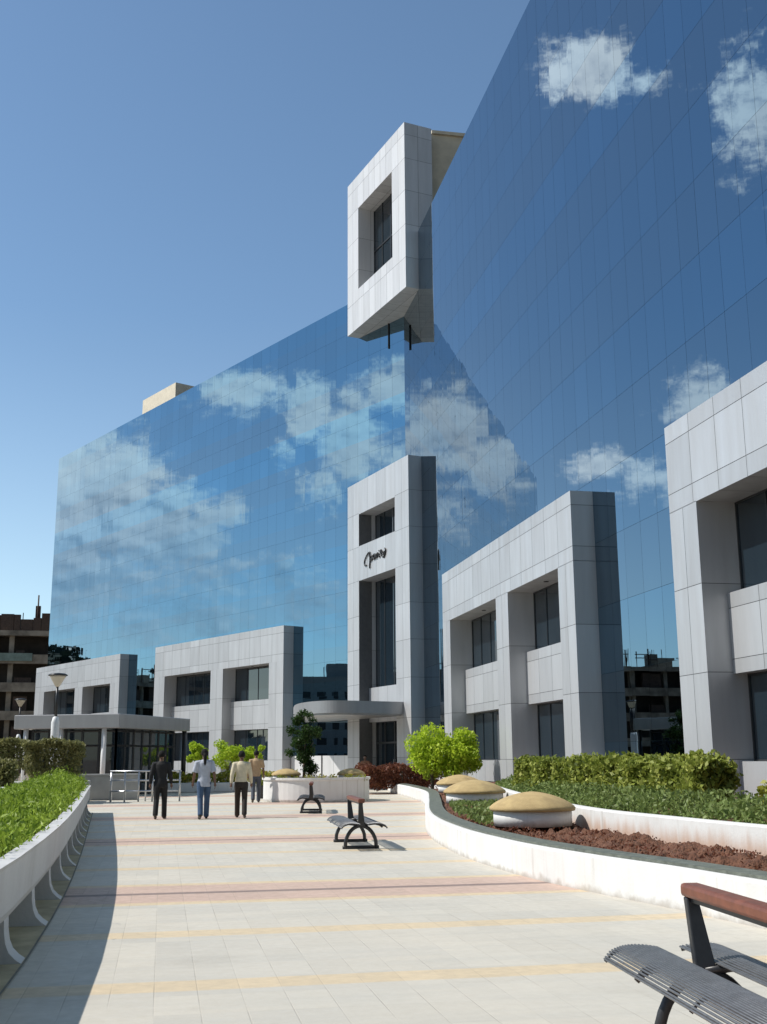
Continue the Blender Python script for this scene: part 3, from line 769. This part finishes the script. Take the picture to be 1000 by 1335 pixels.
# paving border under the planter
o = wall_along([p for p in rim], [(.10,.006),(-1.9,.006)], closed=False).build('paving_border', M['beige_border']); resolve_normals(o); struct(o)
o = wall_along([p for p in rim], [(.118,.010),(.10,.010)], closed=False).build('kerb_line', M['dark_border']); resolve_normals(o); struct(o)
# white pipe rail and back wall left of the planter
rl = thing('pipe_rail', 'white bent pipe railing behind the raised planter', 'railing', (-4.3, 31, 0))
m_ = MB(); m_.tube([(-.6,-4,.1),(-.35,-2.2,.45),(-.2,-.8,.78),(-.12,-.2,.86),(.1,0,.88),(.6,.02,.88),(1.5,.05,.88)], .045, 8); m_.build('rail', M['white_paint'], rl)
for x_ in (1.4, .1): m_ = MB(); m_.tube([(x_,.03,0),(x_,.03,.88)], .035); m_.build('post', M['white_paint'], rl)
m_ = MB(); m_.box(-9.5,-2.75, 43.6,47.0, 0, .8); tag(m_.build('hedge_planter_wall', M['grey_wall'], bevel=.03), 'blue grey low wall under the clipped olive hedges at left', 'wall')
def hedge_x(label, x0, x1, y, z0, z1, dep, n, grp='clipped olive hedges at left'):
    t = thing('box_hedge', label, 'hedge', ((x0+x1)/2, y, z0), 0, grp)
    P = box_pts(n, (x1-x0)/2, dep/2, (z1-z0)/2); P[:,2] += (z1-z0)/2; P[:,0] *= .82+.22*np.clip(P[:,2]/(z1-z0),0,1)
    leaf_mesh('foliage', P, .11, M['leaf_olive'], t, .55, .2)
    for k in range(5):
        m_ = MB(); m_.tube([(-(x1-x0)*.35+k*(x1-x0)*.17,0,-.3),(-(x1-x0)*.35+k*(x1-x0)*.17+.05,.05,(z1-z0)*.7)], .035, 6); m_.build('stem', M['bark'], t)
    return t
hedge_x('wide clipped olive yellow hedge block beneath the near street lamp', -5.1, -2.95, 45, 1.05, 2.27, 1.3, 9000)
hedge_x('clipped olive yellow hedge block at the far left behind the wide one', -6.6, -5.15, 48, 1.3, 2.33, 1.2, 5000)
t = thing('cone_shrub', 'small olive shrub with narrow stem at the left picture edge', 'shrub', (-4.6, 36.2, 0))
m_ = MB(); m_.tube([(0,0,0),(.03,0,.9)], .05); m_.tube([(0,0,.3),(.2,.1,1.0)], .03); m_.build('stem', M['bark'], t)
leaf_mesh('foliage', blob_pts([(0,0,1.25,.38,.38,.4),(0,0,.95,.24,.24,.3),(-.35,.2,1.3,.35,.3,.35)], 2600, .3), .11, M['leaf_olive'], t, .55, .2)

# lamps
def lamp(label, x, y, hgt):
    t = thing('street_lamp', label, 'street lamp', (x,y,0), 0, 'cone headed lamps at left')
    a = MB(); a.lathe([(.17,0),(.17,3.15),(.12,3.35),(.05,3.4)], 0, 0, 18); a.build('base_sleeve', M['white_paint'], t)
    a = MB(); a.lathe([(.06,3.38),(.05,hgt-.55)], 0, 0, 12); a.build('pole', M['black_steel'], t)
    a = MB(); a.lathe([(.07,hgt-.56),(.12,hgt-.5),(.3,hgt-.18),(.36,hgt-.1)], 0, 0, 24); a.build('lamp_shade', M['stucco_light'], t)
    a = MB(); a.lathe([(.40,hgt-.1),(.42,hgt-.06),(.30,hgt),(.02,hgt+.03)], 0, 0, 24); a.build('cap', M['frame_dark'], t)
    return t
lamp('nearer cone headed lamp with thick white base behind the wide olive hedge', -4.5, 50.0, 5.2)
lamp('smaller distant cone headed lamp beside the construction building', -10.15, 85, 5.9)

# ------------------------------------------------------------------ benches
def make_bench():
    t = thing('bench', '', 'bench', (0,0,0), 0, 'back to back rod benches on the paving')
    L = 1.42
    for s in (-1, 1):
        m_ = MB()
        sec = [(.075,.455),(.14,.466),(.21,.471),(.27,.468),(.32,.457),(.37,.435),(.405,.395)]
        sec = [tuple(p) for p in spline(sec, 3)]
        for k in range(0, len(sec)):
            x, z = sec[k]; m_.tube([(s*x,-L,z),(s*x,L,z)], .0068, 6)
        m_.build('seat', M['rod_steel'], t)
        for yy in (-L+.02, L-.02, 0):
            b_ = MB(); b_.tube([(s*x, yy, z-.014) for x, z in sec], .011, 6); b_.build('seat_bar', M['black_steel'], t)
    for yy in (-.85, .85):
        m_ = MB(); n = 18; pts = [(.29*math.cos(math.pi*k/n), yy, .0+.40*math.sin(math.pi*k/n)) for k in range(n+1)]
        pts = [(p[0]*(1 if p[2] > .1 else .97), p[1], max(p[2], .0)) for p in pts]
        m_.tube(pts, .034, 8); m_.tube([(-.33,yy,.03),(.33,yy,.03)], .028, 8)
        m_.build('leg', M['black_steel'], t)
        b_ = MB()
        for s in (-1,1): b_.tube([(0,yy,.41),(s*.14,yy,.43),(s*.26,yy,.44),(s*.35,yy,.415),(s*.395,yy,.37)], [.03,.028,.026,.024,.018], 8)
        b_.build('seat_bracket', M['black_steel'], t)
        p_ = MB()
        y1 = yy + (.10 if yy > 0 else -.10)
        v = [(-.05,yy-.03,.38),(.075,yy-.03,.38),(.075,yy+.03,.38),(-.05,yy+.03,.38),(-.05,y1-.03,.80),(.02,y1-.03,.80),(.02,y1+.03,.80),(-.05,y1+.03,.80)]
        p_.add(v, [(0,3,2,1),(4,5,6,7),(0,1,5,4),(1,2,6,5),(2,3,7,6),(3,0,4,7)])
        p_.build('post', M['black_steel'], t, bevel=.008)
    m_ = MB(); m_.box(-.06,.06,-1.0,1.0,.80,.875); r_ = m_.build('top_rail', M['brown_rail'], t, bevel=.02)
    m_ = MB(); m_.box(-.028,.028,-.96,.96,.775,.7995); m_.build('rail_strip', M['black_steel'], t)
    return t
b0 = make_bench(); b0.location = (2.96, 5.4, 0); b0.rotation_euler = (0,0,R(-5)); b0['label'] = 'nearest bench with brown top rail, cut by the right lower corner'
dup(b0, (3.6, 21.5, 0), R(-3), 'second bench in mid paving, seen end on with brown top rail')
dup(b0, (4.5, 35.0, 0), R(-8), 'farthest bench in front of the round white planter')

# ------------------------------------------------------------------ people
SKIN = simple('brown_skin', (.16,.085,.055), .55, .1, 20)
HAIR = simple('black_hair', (.010,.009,.009), .75, .4, 60, bump=.01, spec=.2)
def cloth(name, col, rough=.85): return simple(name, col, rough, .12, 14, bump=.004)
def fuse(name, mb, mat, parent, voxel, it=4):
    """join overlapping lofts into one continuous smooth skin"""
    me = bpy.data.meshes.new(name); me.from_pydata(mb.v, [], mb.f); me.update()
    o = bpy.data.objects.new(name, me); COL.objects.link(o)
    import bmesh
    b = bmesh.new(); b.from_mesh(me); bmesh.ops.recalc_face_normals(b, faces=b.faces); b.to_mesh(me); b.free()
    r_ = o.modifiers.new('remesh', 'REMESH'); r_.mode = 'VOXEL'; r_.voxel_size = voxel; r_.use_smooth_shade = True
    s_ = o.modifiers.new('smooth', 'SMOOTH'); s_.factor = .5; s_.iterations = it
    dg = bpy.context.evaluated_depsgraph_get(); dg.update()
    nm = bpy.data.meshes.new_from_object(o.evaluated_get(dg)); nm.name = name
    nm.polygons.foreach_set('use_smooth', [True]*len(nm.polygons))
    o.modifiers.clear(); o.data = nm; nm.materials.clear(); nm.materials.append(mat); o.parent = parent
    return o
def loft(mb, rings, n=20):
    """rings (x, y, z, rx, ry): horizontal ellipses stacked along z"""
    v = []; f = []
    for x, y, z, rx, ry in rings:
        for k in range(n):
            a = 2*math.pi*k/n; v.append((x+rx*math.cos(a), y+ry*math.sin(a), z))
    for i in range(len(rings)-1):
        for k in range(n):
            k2 = (k+1) % n; f.append((i*n+k, i*n+k2, (i+1)*n+k2, (i+1)*n+k))
    f.append(tuple(range(n-1,-1,-1))); f.append(tuple(range((len(rings)-1)*n, len(rings)*n))); mb.add(v, f, 0, True)
def person(label, loc, heading, shirt, trousers, stride=.16, hgt=1.72, sleeve='short', hair='short', arm=(.1,0), shirt_hem=.86, shoes=None):
    """figure faces local +y, mid-stride; s = -1 left side, +1 right side"""
    t = thing('person', label, 'person', loc, heading, 'people walking on the plaza'); k = hgt/1.72; t.scale = (k,k,k)
    sw = lambda s: arm[0]*s
    def limb(s):
        sh = (.185*s, .0, 1.395); el = (.245*s, -.03+sw(s)*.4, 1.115); wr = (.265*s, .035+sw(s)*1.1, .885)
        hip = (.088*s, 0, .90); y = stride*s
        back = y < 0
        kn = (.095*s, y*.45+.035, .495); an = (.095*s, y-(.03 if back else .0), .13 if back else .085)
        return sh, el, wr, hip, kn, an, back
    mid = lambda a, b, q: tuple(a[i]+(b[i]-a[i])*q for i in range(3))
    b = MB()
    loft(b, [(0,0,.86,.13,.10),(0,0,.93,.155,.115),(0,.005,1.05,.13,.095),(0,.01,1.18,.14,.10),(0,.01,1.30,.165,.105),(0,0,1.39,.15,.09),(0,0,1.44,.085,.065),(0,.005,1.48,.055,.055),(0,.012,1.54,.052,.055)])
    loft(b, [(0,.035,1.515,.02,.03),(0,.045,1.535,.045,.06),(0,.04,1.565,.06,.078),(0,.03,1.60,.070,.090),(0,.022,1.64,.076,.098),(0,.018,1.68,.074,.096),(0,.012,1.71,.058,.078),(0,.01,1.728,.02,.03)])
    b.tube([(0,.118,1.635),(0,.138,1.60),(0,.12,1.592)], [.009,.016,.012], 8)         # nose
    for s in (-1, 1):
        sh, el, wr, hip, kn, an, back = limb(s)
        b.tube([(s*.075,.02,1.60),(s*.088,.012,1.615),(s*.09,.008,1.645)], [.008,.014,.010], 8)   # ear
        b.tube([(s*.09,0,1.40), sh, mid(sh,el,.4), el, mid(el,wr,.3), wr], [.055,.058,.047,.039,.038,.026], 12)
        d = Vector(wr)-Vector(el); d.normalize(); pl = Vector(wr)+d*.075
        b.tube([wr, mid(wr,tuple(pl),.5), tuple(pl)], [.026,.034,.036], 10)
        fw = Vector((0,1,0)) - d*d.y; fw.normalize(); inn = Vector((-s,0,0))
        for q, ln in enumerate((.066,.08,.076,.06)):
            r0 = pl + fw*(.030-.02*q)*1.0
            b.tube([r0-d*.01, r0+d*ln*.5+inn*.004, r0+d*ln+inn*.022], [.0095,.009,.0075], 6)
        th = Vector(wr)+d*.03+fw*.026; b.tube([th-fw*.012, th+fw*.018+d*.022, th+fw*.02+d*.052+inn*.012], [.012,.0105,.0085], 6)
        b.tube([hip, mid(hip,kn,.5), kn, mid(kn,an,.3), an], [.088,.072,.052,.052,.036], 12)
        b.tube([an, (an[0], an[1]+.05, an[2]-.045), (an[0]+.012*s, an[1]+.15, .04)], [.036,.04,.028], 10)
    fuse('body', b, SKIN, t, .0085, 2)
    b = MB(); g = .02
    loft(b, [(0,0,shirt_hem,.172,.135),(0,0,.93,.170,.13),(0,.005,1.05,.150,.115),(0,.01,1.18,.158,.12),(0,.01,1.30,.182,.125),(0,0,1.39,.17,.11),(0,0,1.445,.098,.08),(0,0,1.475,.068,.066)])
    for s in (-1, 1):
        sh, el, wr, hip, kn, an, back = limb(s)
        if sleeve == 'long': b.tube([(s*.10,0,1.395), sh, mid(sh,el,.45), el, mid(el,wr,.4), mid(el,wr,.93)], [.07,.073,.066,.058,.054,.043], 12)
        else: b.tube([(s*.10,0,1.395), sh, mid(sh,el,.5), mid(sh,el,.85)], [.07,.074,.072,.070], 12)
    fuse('shirt', b, shirt, t, .013, 4)
    b = MB()
    loft(b, [(0,0,.80,.165,.125),(0,0,.88,.172,.13),(0,0,.96,.158,.122),(0,0,1.0,.15,.115)])
    for s in (-1, 1):
        sh, el, wr, hip, kn, an, back = limb(s)
        b.tube([(hip[0],hip[1],.92), mid(hip,kn,.25), mid(hip,kn,.6), kn, mid(kn,an,.4), (an[0],an[1],an[2]-.03)], [.098,.098,.084,.074,.070,.069], 14)
    fuse('trousers', b, trousers, t, .013, 3)
    for s in (-1, 1):
        sh, el, wr, hip, kn, an, back = limb(s)
        b = MB(); lift = .06 if back else 0
        b.tube([(an[0],an[1]-.055,.045+lift),(an[0],an[1]-.03,.05+lift),(an[0]+.005*s,an[1]+.06,.045+lift*.6),(an[0]+.012*s,an[1]+.15,.036),(an[0]+.014*s,an[1]+.20,.03)], [.028,.046,.044,.042,.022], 12)
        b.tube([(an[0],an[1],.05+lift),(an[0],an[1],an[2]+.02)], [.045,.042], 10)
        fuse('shoe', b, shoes or M['black_steel'], t, .011, 2)
    b = MB(); n, m = 20, 14; v = []; f = []
    for i in range(m+1):
        ph = math.pi*i/m
        for j in range(n):
            a = 2*math.pi*j/n; rr = math.sin(ph)
            x, y, z = .086*rr*math.cos(a), .014+.108*rr*math.sin(a), 1.645+.102*math.cos(ph)
            v.append((x,y,z))
    for i in range(m):
        for j in range(n):
            q = (i*n+j, i*n+(j+1)%n, (i+1)*n+(j+1)%n, (i+1)*n+j); c = sum((Vector(v[w]) for w in q), Vector())/4
            lim = 1.685 if c.y > .06 else (1.635 if c.y > .0 else 1.575)
            if c.z > lim: f.append(q)
    b.add(v, f, 0, True); h = b.build('hair', HAIR, t); md = h.modifiers.new('thick', 'SOLIDIFY'); md.thickness = .012; md.offset = 0
    if hair == 'long':
        b = MB(); b.tube([(0,-.085,1.64),(0,-.10,1.56),(0,-.118,1.47),(0,-.13,1.38),(0,-.125,1.33)], [.045,.046,.04,.03,.012], 12); b.build('ponytail', HAIR, t)
    for s in (-1,1):
        e = MB(); e.lathe([(.001,-.012),(.009,-.008),(.012,0),(.009,.008),(.001,.012)], 0, 0, 8); e.build('eye', M['white_paint'], t, (.03*s,.108,1.645))
    e = MB(); e.tube([(-.024,.105,1.565),(0,.114,1.563),(.024,.105,1.565)], .006, 6); e.build('mouth', LIPS, t)
    return t
LIPS = simple('lips', (.14,.05,.045), .5)
LEATHER = simple('dark_leather', (.02,.018,.016), .4)
person('man in black shirt and black trousers walking away, leftmost of the walkers', (-.02,32.15,0), R(-6), cloth('black_shirt',(.012,.012,.014)), cloth('black_trousers',(.010,.010,.011)), .15, 1.80, 'long', arm=(.05,0), shoes=LEATHER)
person('person in pale blue shirt and jeans with long black hair, walking away', (1.14,31.8,0), R(3), cloth('pale_shirt',(.42,.45,.53)), cloth('blue_jeans',(.045,.085,.16)), .24, 1.84, 'short', 'long', (-.14,0), .80, LEATHER)
person('man in cream shirt and dark brown trousers walking away', (2.17,32.1,0), R(-4), cloth('cream_shirt',(.60,.53,.39)), cloth('brown_trousers',(.028,.021,.016)), -.22, 1.78, 'long', 'short', (.10,0), .93, LEATHER)
person('man in tan shirt and grey trousers walking farther off beside the cream shirt', (3.45,43.0,0), R(-4), cloth('tan_shirt',(.42,.30,.18)), cloth('grey_trousers',(.07,.085,.11)), .15, 1.87, 'short', shoes=LEATHER)
person('small distant figure standing in the shade of the tower doorway', (10.45,59.3,0), R(150), cloth('orange_shirt',(.26,.13,.08)), cloth('navy_trousers',(.02,.02,.03)), .02, 1.7, 'short', shoes=LEATHER)

# ------------------------------------------------------------------ construction buildings, left
def shell(label, x0, x1, y0, y1, floors, fh, ragged, seed, group='unfinished concrete buildings'):
    rg = random.Random(seed)
    t = thing('construction_building', label, 'building', ((x0+x1)/2, y0, 0), 0, group)
    w_, d_ = (x1-x0)/2, y1-y0
    m_ = MB()
    for k in range(1, floors+1):
        z = k*fh; m_.box(-w_-.4, w_+.4, -.5, d_, z-.45, z)
        m_.box(-w_-.42, w_+.42, -.54, -.40, z-.6, z+.55 if k < floors else z+.05)
    m_.build('floor_slab', M['concrete'], t)
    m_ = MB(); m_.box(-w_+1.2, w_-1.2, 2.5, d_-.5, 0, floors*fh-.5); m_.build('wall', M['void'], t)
    n = max(3, int((x1-x0)/5))
    for i in range(n+1):
        x = -w_+.4+(2*w_-.8)*i/n
        m_ = MB(); m_.box(x-.3, x+.3, .2, .7, 0, floors*fh-.45); m_.build('column', M['concrete'], t)
    m_ = MB(); z0 = floors*fh
    for i in range(int((x1-x0)*1.5)):
        x = rg.uniform(-w_, w_); y = rg.uniform(0, 5); hh = rg.uniform(1.2, ragged); m_.box(x-.05, x+.05, y-.05, y+.05, z0, z0+hh)
        if rg.random() < .4: m_.box(x-.05, x+rg.uniform(1,3), y-.04, y+.04, z0+hh*.7, z0+hh*.7+.12)
    m_.build('rebar', M['rust'], t)
    for i in range(int((x1-x0)/6)):
        x = rg.uniform(-w_+1, w_-2); hh = rg.uniform(.8, 2.4); m_ = MB(); m_.box(x, x+rg.uniform(.5, 2.6), 1, 3, z0, z0+hh); m_.build('roof_stub', M['concrete'], t)
    for k in range(floors):
        for i in range(n):
            if rg.random() < .45:
                x = -w_+.4+(2*w_-.8)*(i+.1)/n; m_ = MB(); m_.box(x, x+rg.uniform(1,3.5), .3, .6, k*fh, k*fh+rg.uniform(.8, fh-.5)); m_.build('brick_infill', M['rust'], t)
    return t
c1 = shell('dark unfinished concrete building with rusty rebar along its top, at the left picture edge', -31, -13.5, 150, 175, 5, 3.55, 2.6, 1)
m_ = MB(); m_.box(-7, 5.5, -.75, -.6, 13.9, 14.9); m_.build('tarpaulin', M['tarp'], c1)
m_ = MB(); m_.box(5.4,6.0,1,1.6,17.75,21.2); m_.tube([(5.7,1,17.7),(5.7,1,22.6)], .1, 5); m_.build('hoist_tower', M['rust'], c1)
_rg = random.Random(9); _x = -8.7
while _x < 8.2:
    _w = _rg.uniform(.7, 1.9); m_ = MB(); m_.box(_x, min(8.7, _x+_w-.06), .3+_rg.uniform(0,.5), 1.0, 17.78, 17.78+_rg.uniform(1.5, 2.5)); m_.build('formwork', M['rust'], c1); _x += _w
shell('lower unfinished concrete building seen as a reflection in the near wing', -104, -34, 152, 175, 4, 3.5, 3.5, 2)
# wooded hill and blocks that the far wing mirrors
def hill():
    m_ = MB(); v = []; f = []; nx, ny = 60, 16
    for j in range(ny):
        for i in range(nx):
            u, w_ = i/(nx-1), j/(ny-1)
            a = R(-30-60*u); r = 250+w_*160
            z = 36*math.sin(math.pi*min(1,w_*1.3+.05))**.8*(.26+.50*math.exp(-((u-.08)/.06)**2)+.42*math.exp(-((u-.185)/.022)**2)+.10*math.sin(u*17)+.06*math.sin(u*41)+.2*max(0,u-.5))*(1 if j else 0)
            v.append((r*math.sin(a), r*math.cos(a), max(-1, z)))
    for j in range(ny-1):
        for i in range(nx-1): f.append((j*nx+i, j*nx+i+1, (j+1)*nx+i+1, (j+1)*nx+i))
    m_.add(v, f, 0, True); return m_, v
hm, hv = hill(); struct(hm.build('hills', simple('scrub_hillside', (.045,.055,.035), .95, .4, .03)))
gp = np.array([hv[i] for i in RNG.integers(0, len(hv), 22000)]) + RNG.normal(0, 1, (22000,3))*np.array([2,2,.7]) + np.array([0,0,.7])
o = leaf_mesh('far_wood', gp, 2.0, M['wood'], None, .9, .2); o['kind'] = 'stuff'; o['label'] = 'far wooded hillside seen only as a dark band in the glass'; o['category'] = 'wood'
def block(label, x, y, w_, d_, h_, rz):
    t = thing('apartment_block', label, 'building', (x,y,0), rz, 'distant blocks mirrored in the far wing')
    m_ = MB(); m_.box(-w_/2, w_/2, 0, d_, 0, h_); m_.box(-w_*.2, w_*.1, 2, d_-2, h_, h_+3); m_.build('wall', M['grey_wall'], t)
    m_ = MB()
    for k in range(int(h_/3.3)):
        for i in range(int(w_/3)): m_.box(-w_/2+1+i*3, -w_/2+2.6+i*3, -.08, .1, k*3.3+1, k*3.3+2.5)
    m_.build('window', M['frame_dark'], t); return t
block('grey distant block mirrored in the glass gap left of the tower', -150, 150, 26, 14, 19, R(60))
block('narrow grey distant block beside the wider one in the glass gap', -146, 182, 12, 12, 24, R(58))

# ------------------------------------------------------------------ world: Nishita sky with procedural clouds
world = bpy.data.worlds.new('World'); sc.world = world; world.use_nodes = True
SUN_AZ, SUN_EL = -80.0, 49.0       # azimuth from +Y toward +X
class WT(NT):
    def __init__(s, w): s.t = w.node_tree; s.n = s.t.nodes; s.l = s.t.links
wt = WT(world)
bg = wt.n['Background']
sky = wt.node('ShaderNodeTexSky'); sky.sky_type = 'NISHITA'; sky.sun_disc = False
sky.sun_elevation = R(SUN_EL); sky.sun_rotation = R(SUN_AZ); sky.altitude = 500; sky.air_density = 1.0; sky.dust_density = .6; sky.ozone_density = 1.2
gen = wt.node('ShaderNodeTexCoord').outputs['Generated']
nrmz = wt.node('ShaderNodeVectorMath', operation='NORMALIZE'); wt.l.new(gen, nrmz.inputs[0])
sp = wt.node('ShaderNodeSeparateXYZ'); wt.l.new(nrmz.outputs[0], sp.inputs[0])
az = wt.math('MULTIPLY', wt.math('ARCTAN2', sp.outputs[0], sp.outputs[1]), 180/math.pi)
el = wt.math('MULTIPLY', wt.math('ARCSINE', sp.outputs[2]), 180/math.pi)
cv = wt.node('ShaderNodeCombineXYZ'); wt.l.new(az, cv.inputs[0]); wt.l.new(wt.math('MULTIPLY', el, 1.25), cv.inputs[1])
n1 = wt.noise(.42, 10, cv.outputs[0], .60); n2 = wt.noise(1.1, 9, cv.outputs[0], .66); n3 = wt.noise(.16, 4, cv.outputs[0], .5)
CL = [  # az, el, half width, half height, strength
    (-22.8,33.4,2.9,2.0,.95),(-25.8,32.4,2.4,.8,.5),(-31.3,30.4,2.0,3.4,.72),(-35,31,3,3,.9),
    (-27.8,17.0,2.9,1.9,.75),(-22.3,14.4,2.2,1.0,.75),(-25.3,13.6,2.6,1.7,.7),(-29,14,2,1,.4),
    (-50.4,13.0,3.8,3.5,1.25),(-53.6,11.4,3.6,2.6,1.15),(-49.5,9.6,4.0,3.4,1.05),(-57.0,12.4,1.0,1.2,.8),(-58.5,8.8,5.0,1.8,.6),(-63,7.2,4.5,1.6,.45),(-54,7.0,6,2.0,.55),
    (-57.4,18.6,3.2,1.5,.8),(-61.2,17.6,1.6,2.4,.8),(-63.2,16.2,2.1,2.6,.95),(-65.6,18.6,1.9,1.9,.95),(-62.3,13.4,1.4,1.7,.6),(-65.8,15.0,1.6,2.0,.6),(-60,15.0,1.6,1.2,.4),
    (-39.6,16.6,2.7,2.6,1.05),(-37.2,14.5,2.0,2.0,.9),(-40,12.5,3,2,.6),(-75,14,4,3,.9),(-90,11,8,3,.9),(-110,16,7,4,.9),(-140,12,9,3,.9),(170,14,9,4,.9),(130,12,8,3,.8)]
dens = None; low = None
for a0, e0, ra, re, k in CL:
    dx = wt.math('DIVIDE', wt.math('SUBTRACT', az, a0), ra); dy = wt.math('DIVIDE', wt.math('SUBTRACT', el, e0), re)
    d = wt.math('SQRT', wt.math('ADD', wt.math('MULTIPLY', dx, dx), wt.math('MULTIPLY', dy, dy)))
    v = wt.math('MULTIPLY', wt.math('SUBTRACT', 1.25, d), k)
    dens = v if dens is None else wt.math('MAXIMUM', dens, v)
edge_n = wt.math('ADD', wt.math('MULTIPLY', wt.math('SUBTRACT', n1, .5), 1.9), wt.math('MULTIPLY', wt.math('SUBTRACT', n2, .5), 1.5))
dd = wt.math('ADD', dens, edge_n)
mask = wt.maprange(dd, .15, .8, 0, 1, True)
mask = wt.math('MULTIPLY', wt.math('MULTIPLY', mask, wt.maprange(dens, -.2, .1)), wt.maprange(el, 7, 14, .5, 1))
sh = wt.node('ShaderNodeVectorMath', operation='ADD'); wt.l.new(cv.outputs[0], sh.inputs[0]); sh.inputs[1].default_value = (-.28, .42, 0)
n1c = wt.noise(.42, 3, cv.outputs[0], .5); n1s = wt.noise(.42, 3, sh.outputs[0], .5)
lit = wt.math('ADD', wt.math('MULTIPLY', wt.math('SUBTRACT', n1c, n1s), 1.7), wt.math('MULTIPLY', wt.math('SUBTRACT', n2, .5), .9))
thick = wt.maprange(dd, .4, 1.9, .20, -.14)
shade = wt.math('ADD', wt.math('ADD', lit, thick), wt.math('ADD', .56, wt.maprange(el, 7, 13.5, -.34, .20)), clamp=True)
ccol = wt.ramp(shade, [(0,(.20,.27,.35)),(.35,(.42,.49,.57)),(.7,(.90,.92,.94)),(1,(1.10,1.10,1.08))])
bg2 = wt.node('ShaderNodeBackground'); wt.l.new(ccol, bg2.inputs[0]); bg2.inputs[1].default_value = 1.5
skc = wt.node('ShaderNodeHueSaturation'); skc.inputs['Saturation'].default_value = .98; wt.l.new(sky.outputs[0], skc.inputs['Color'])
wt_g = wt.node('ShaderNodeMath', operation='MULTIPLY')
front = wt.math('ADD', wt.math('MULTIPLY', sp.outputs[1], .94), wt.math('MULTIPLY', sp.outputs[0], -.2))  # sky gain shaped by direction: dim behind camera to darken shaded faces, bright ahead
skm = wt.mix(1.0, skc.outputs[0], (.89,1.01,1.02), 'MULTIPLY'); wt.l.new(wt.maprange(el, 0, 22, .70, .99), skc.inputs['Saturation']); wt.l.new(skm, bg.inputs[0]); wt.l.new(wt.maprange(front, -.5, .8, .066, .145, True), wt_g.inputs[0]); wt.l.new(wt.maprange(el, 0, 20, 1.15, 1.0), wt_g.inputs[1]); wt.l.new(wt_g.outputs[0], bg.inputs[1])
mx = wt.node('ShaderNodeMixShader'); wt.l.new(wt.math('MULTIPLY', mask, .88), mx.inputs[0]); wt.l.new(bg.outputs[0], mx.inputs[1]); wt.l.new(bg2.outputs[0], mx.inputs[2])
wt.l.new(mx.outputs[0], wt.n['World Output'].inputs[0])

sl = bpy.data.lights.new('sun', 'SUN'); sl.energy = 5.0; sl.angle = R(.53); sl.color = (1.0, .955, .88)
so = bpy.data.objects.new('sun', sl); COL.objects.link(so)
sd = Vector((math.sin(R(SUN_AZ))*math.cos(R(SUN_EL)), math.cos(R(SUN_AZ))*math.cos(R(SUN_EL)), math.sin(R(SUN_EL))))
so.rotation_euler = sd.to_track_quat('Z', 'Y').to_euler(); so.location = (-30, 10, 40)

# ------------------------------------------------------------------ camera
cam = bpy.data.cameras.new('camera'); co = bpy.data.objects.new('camera', cam); COL.objects.link(co); sc.camera = co
F = 1460.; PITCH = math.atan(320/F); YAW = R(11.0); ROLL = R(.4)
f_ = Vector((math.sin(YAW)*math.cos(PITCH), math.cos(YAW)*math.cos(PITCH), math.sin(PITCH)))
r_ = Vector((math.cos(YAW), -math.sin(YAW), 0)); u_ = r_.cross(f_)
r2 = r_*math.cos(ROLL) - u_*math.sin(ROLL); u2 = u_*math.cos(ROLL) + r_*math.sin(ROLL)
co.matrix_world = Matrix(((r2.x,u2.x,-f_.x,0),(r2.y,u2.y,-f_.y,0),(r2.z,u2.z,-f_.z,1.6),(0,0,0,1)))
cam.sensor_fit = 'VERTICAL'; cam.sensor_height = 24; cam.lens = 24*F/1335; cam.clip_end = 5000; cam.clip_start = .05
sc.view_settings.view_transform = 'Standard'; sc.view_settings.look = 'None'; sc.view_settings.exposure = 0
sc.cycles.max_bounces = 8; sc.cycles.glossy_bounces = 5
sc.cycles.use_denoising = True
bpy.data.objects.remove(bt)
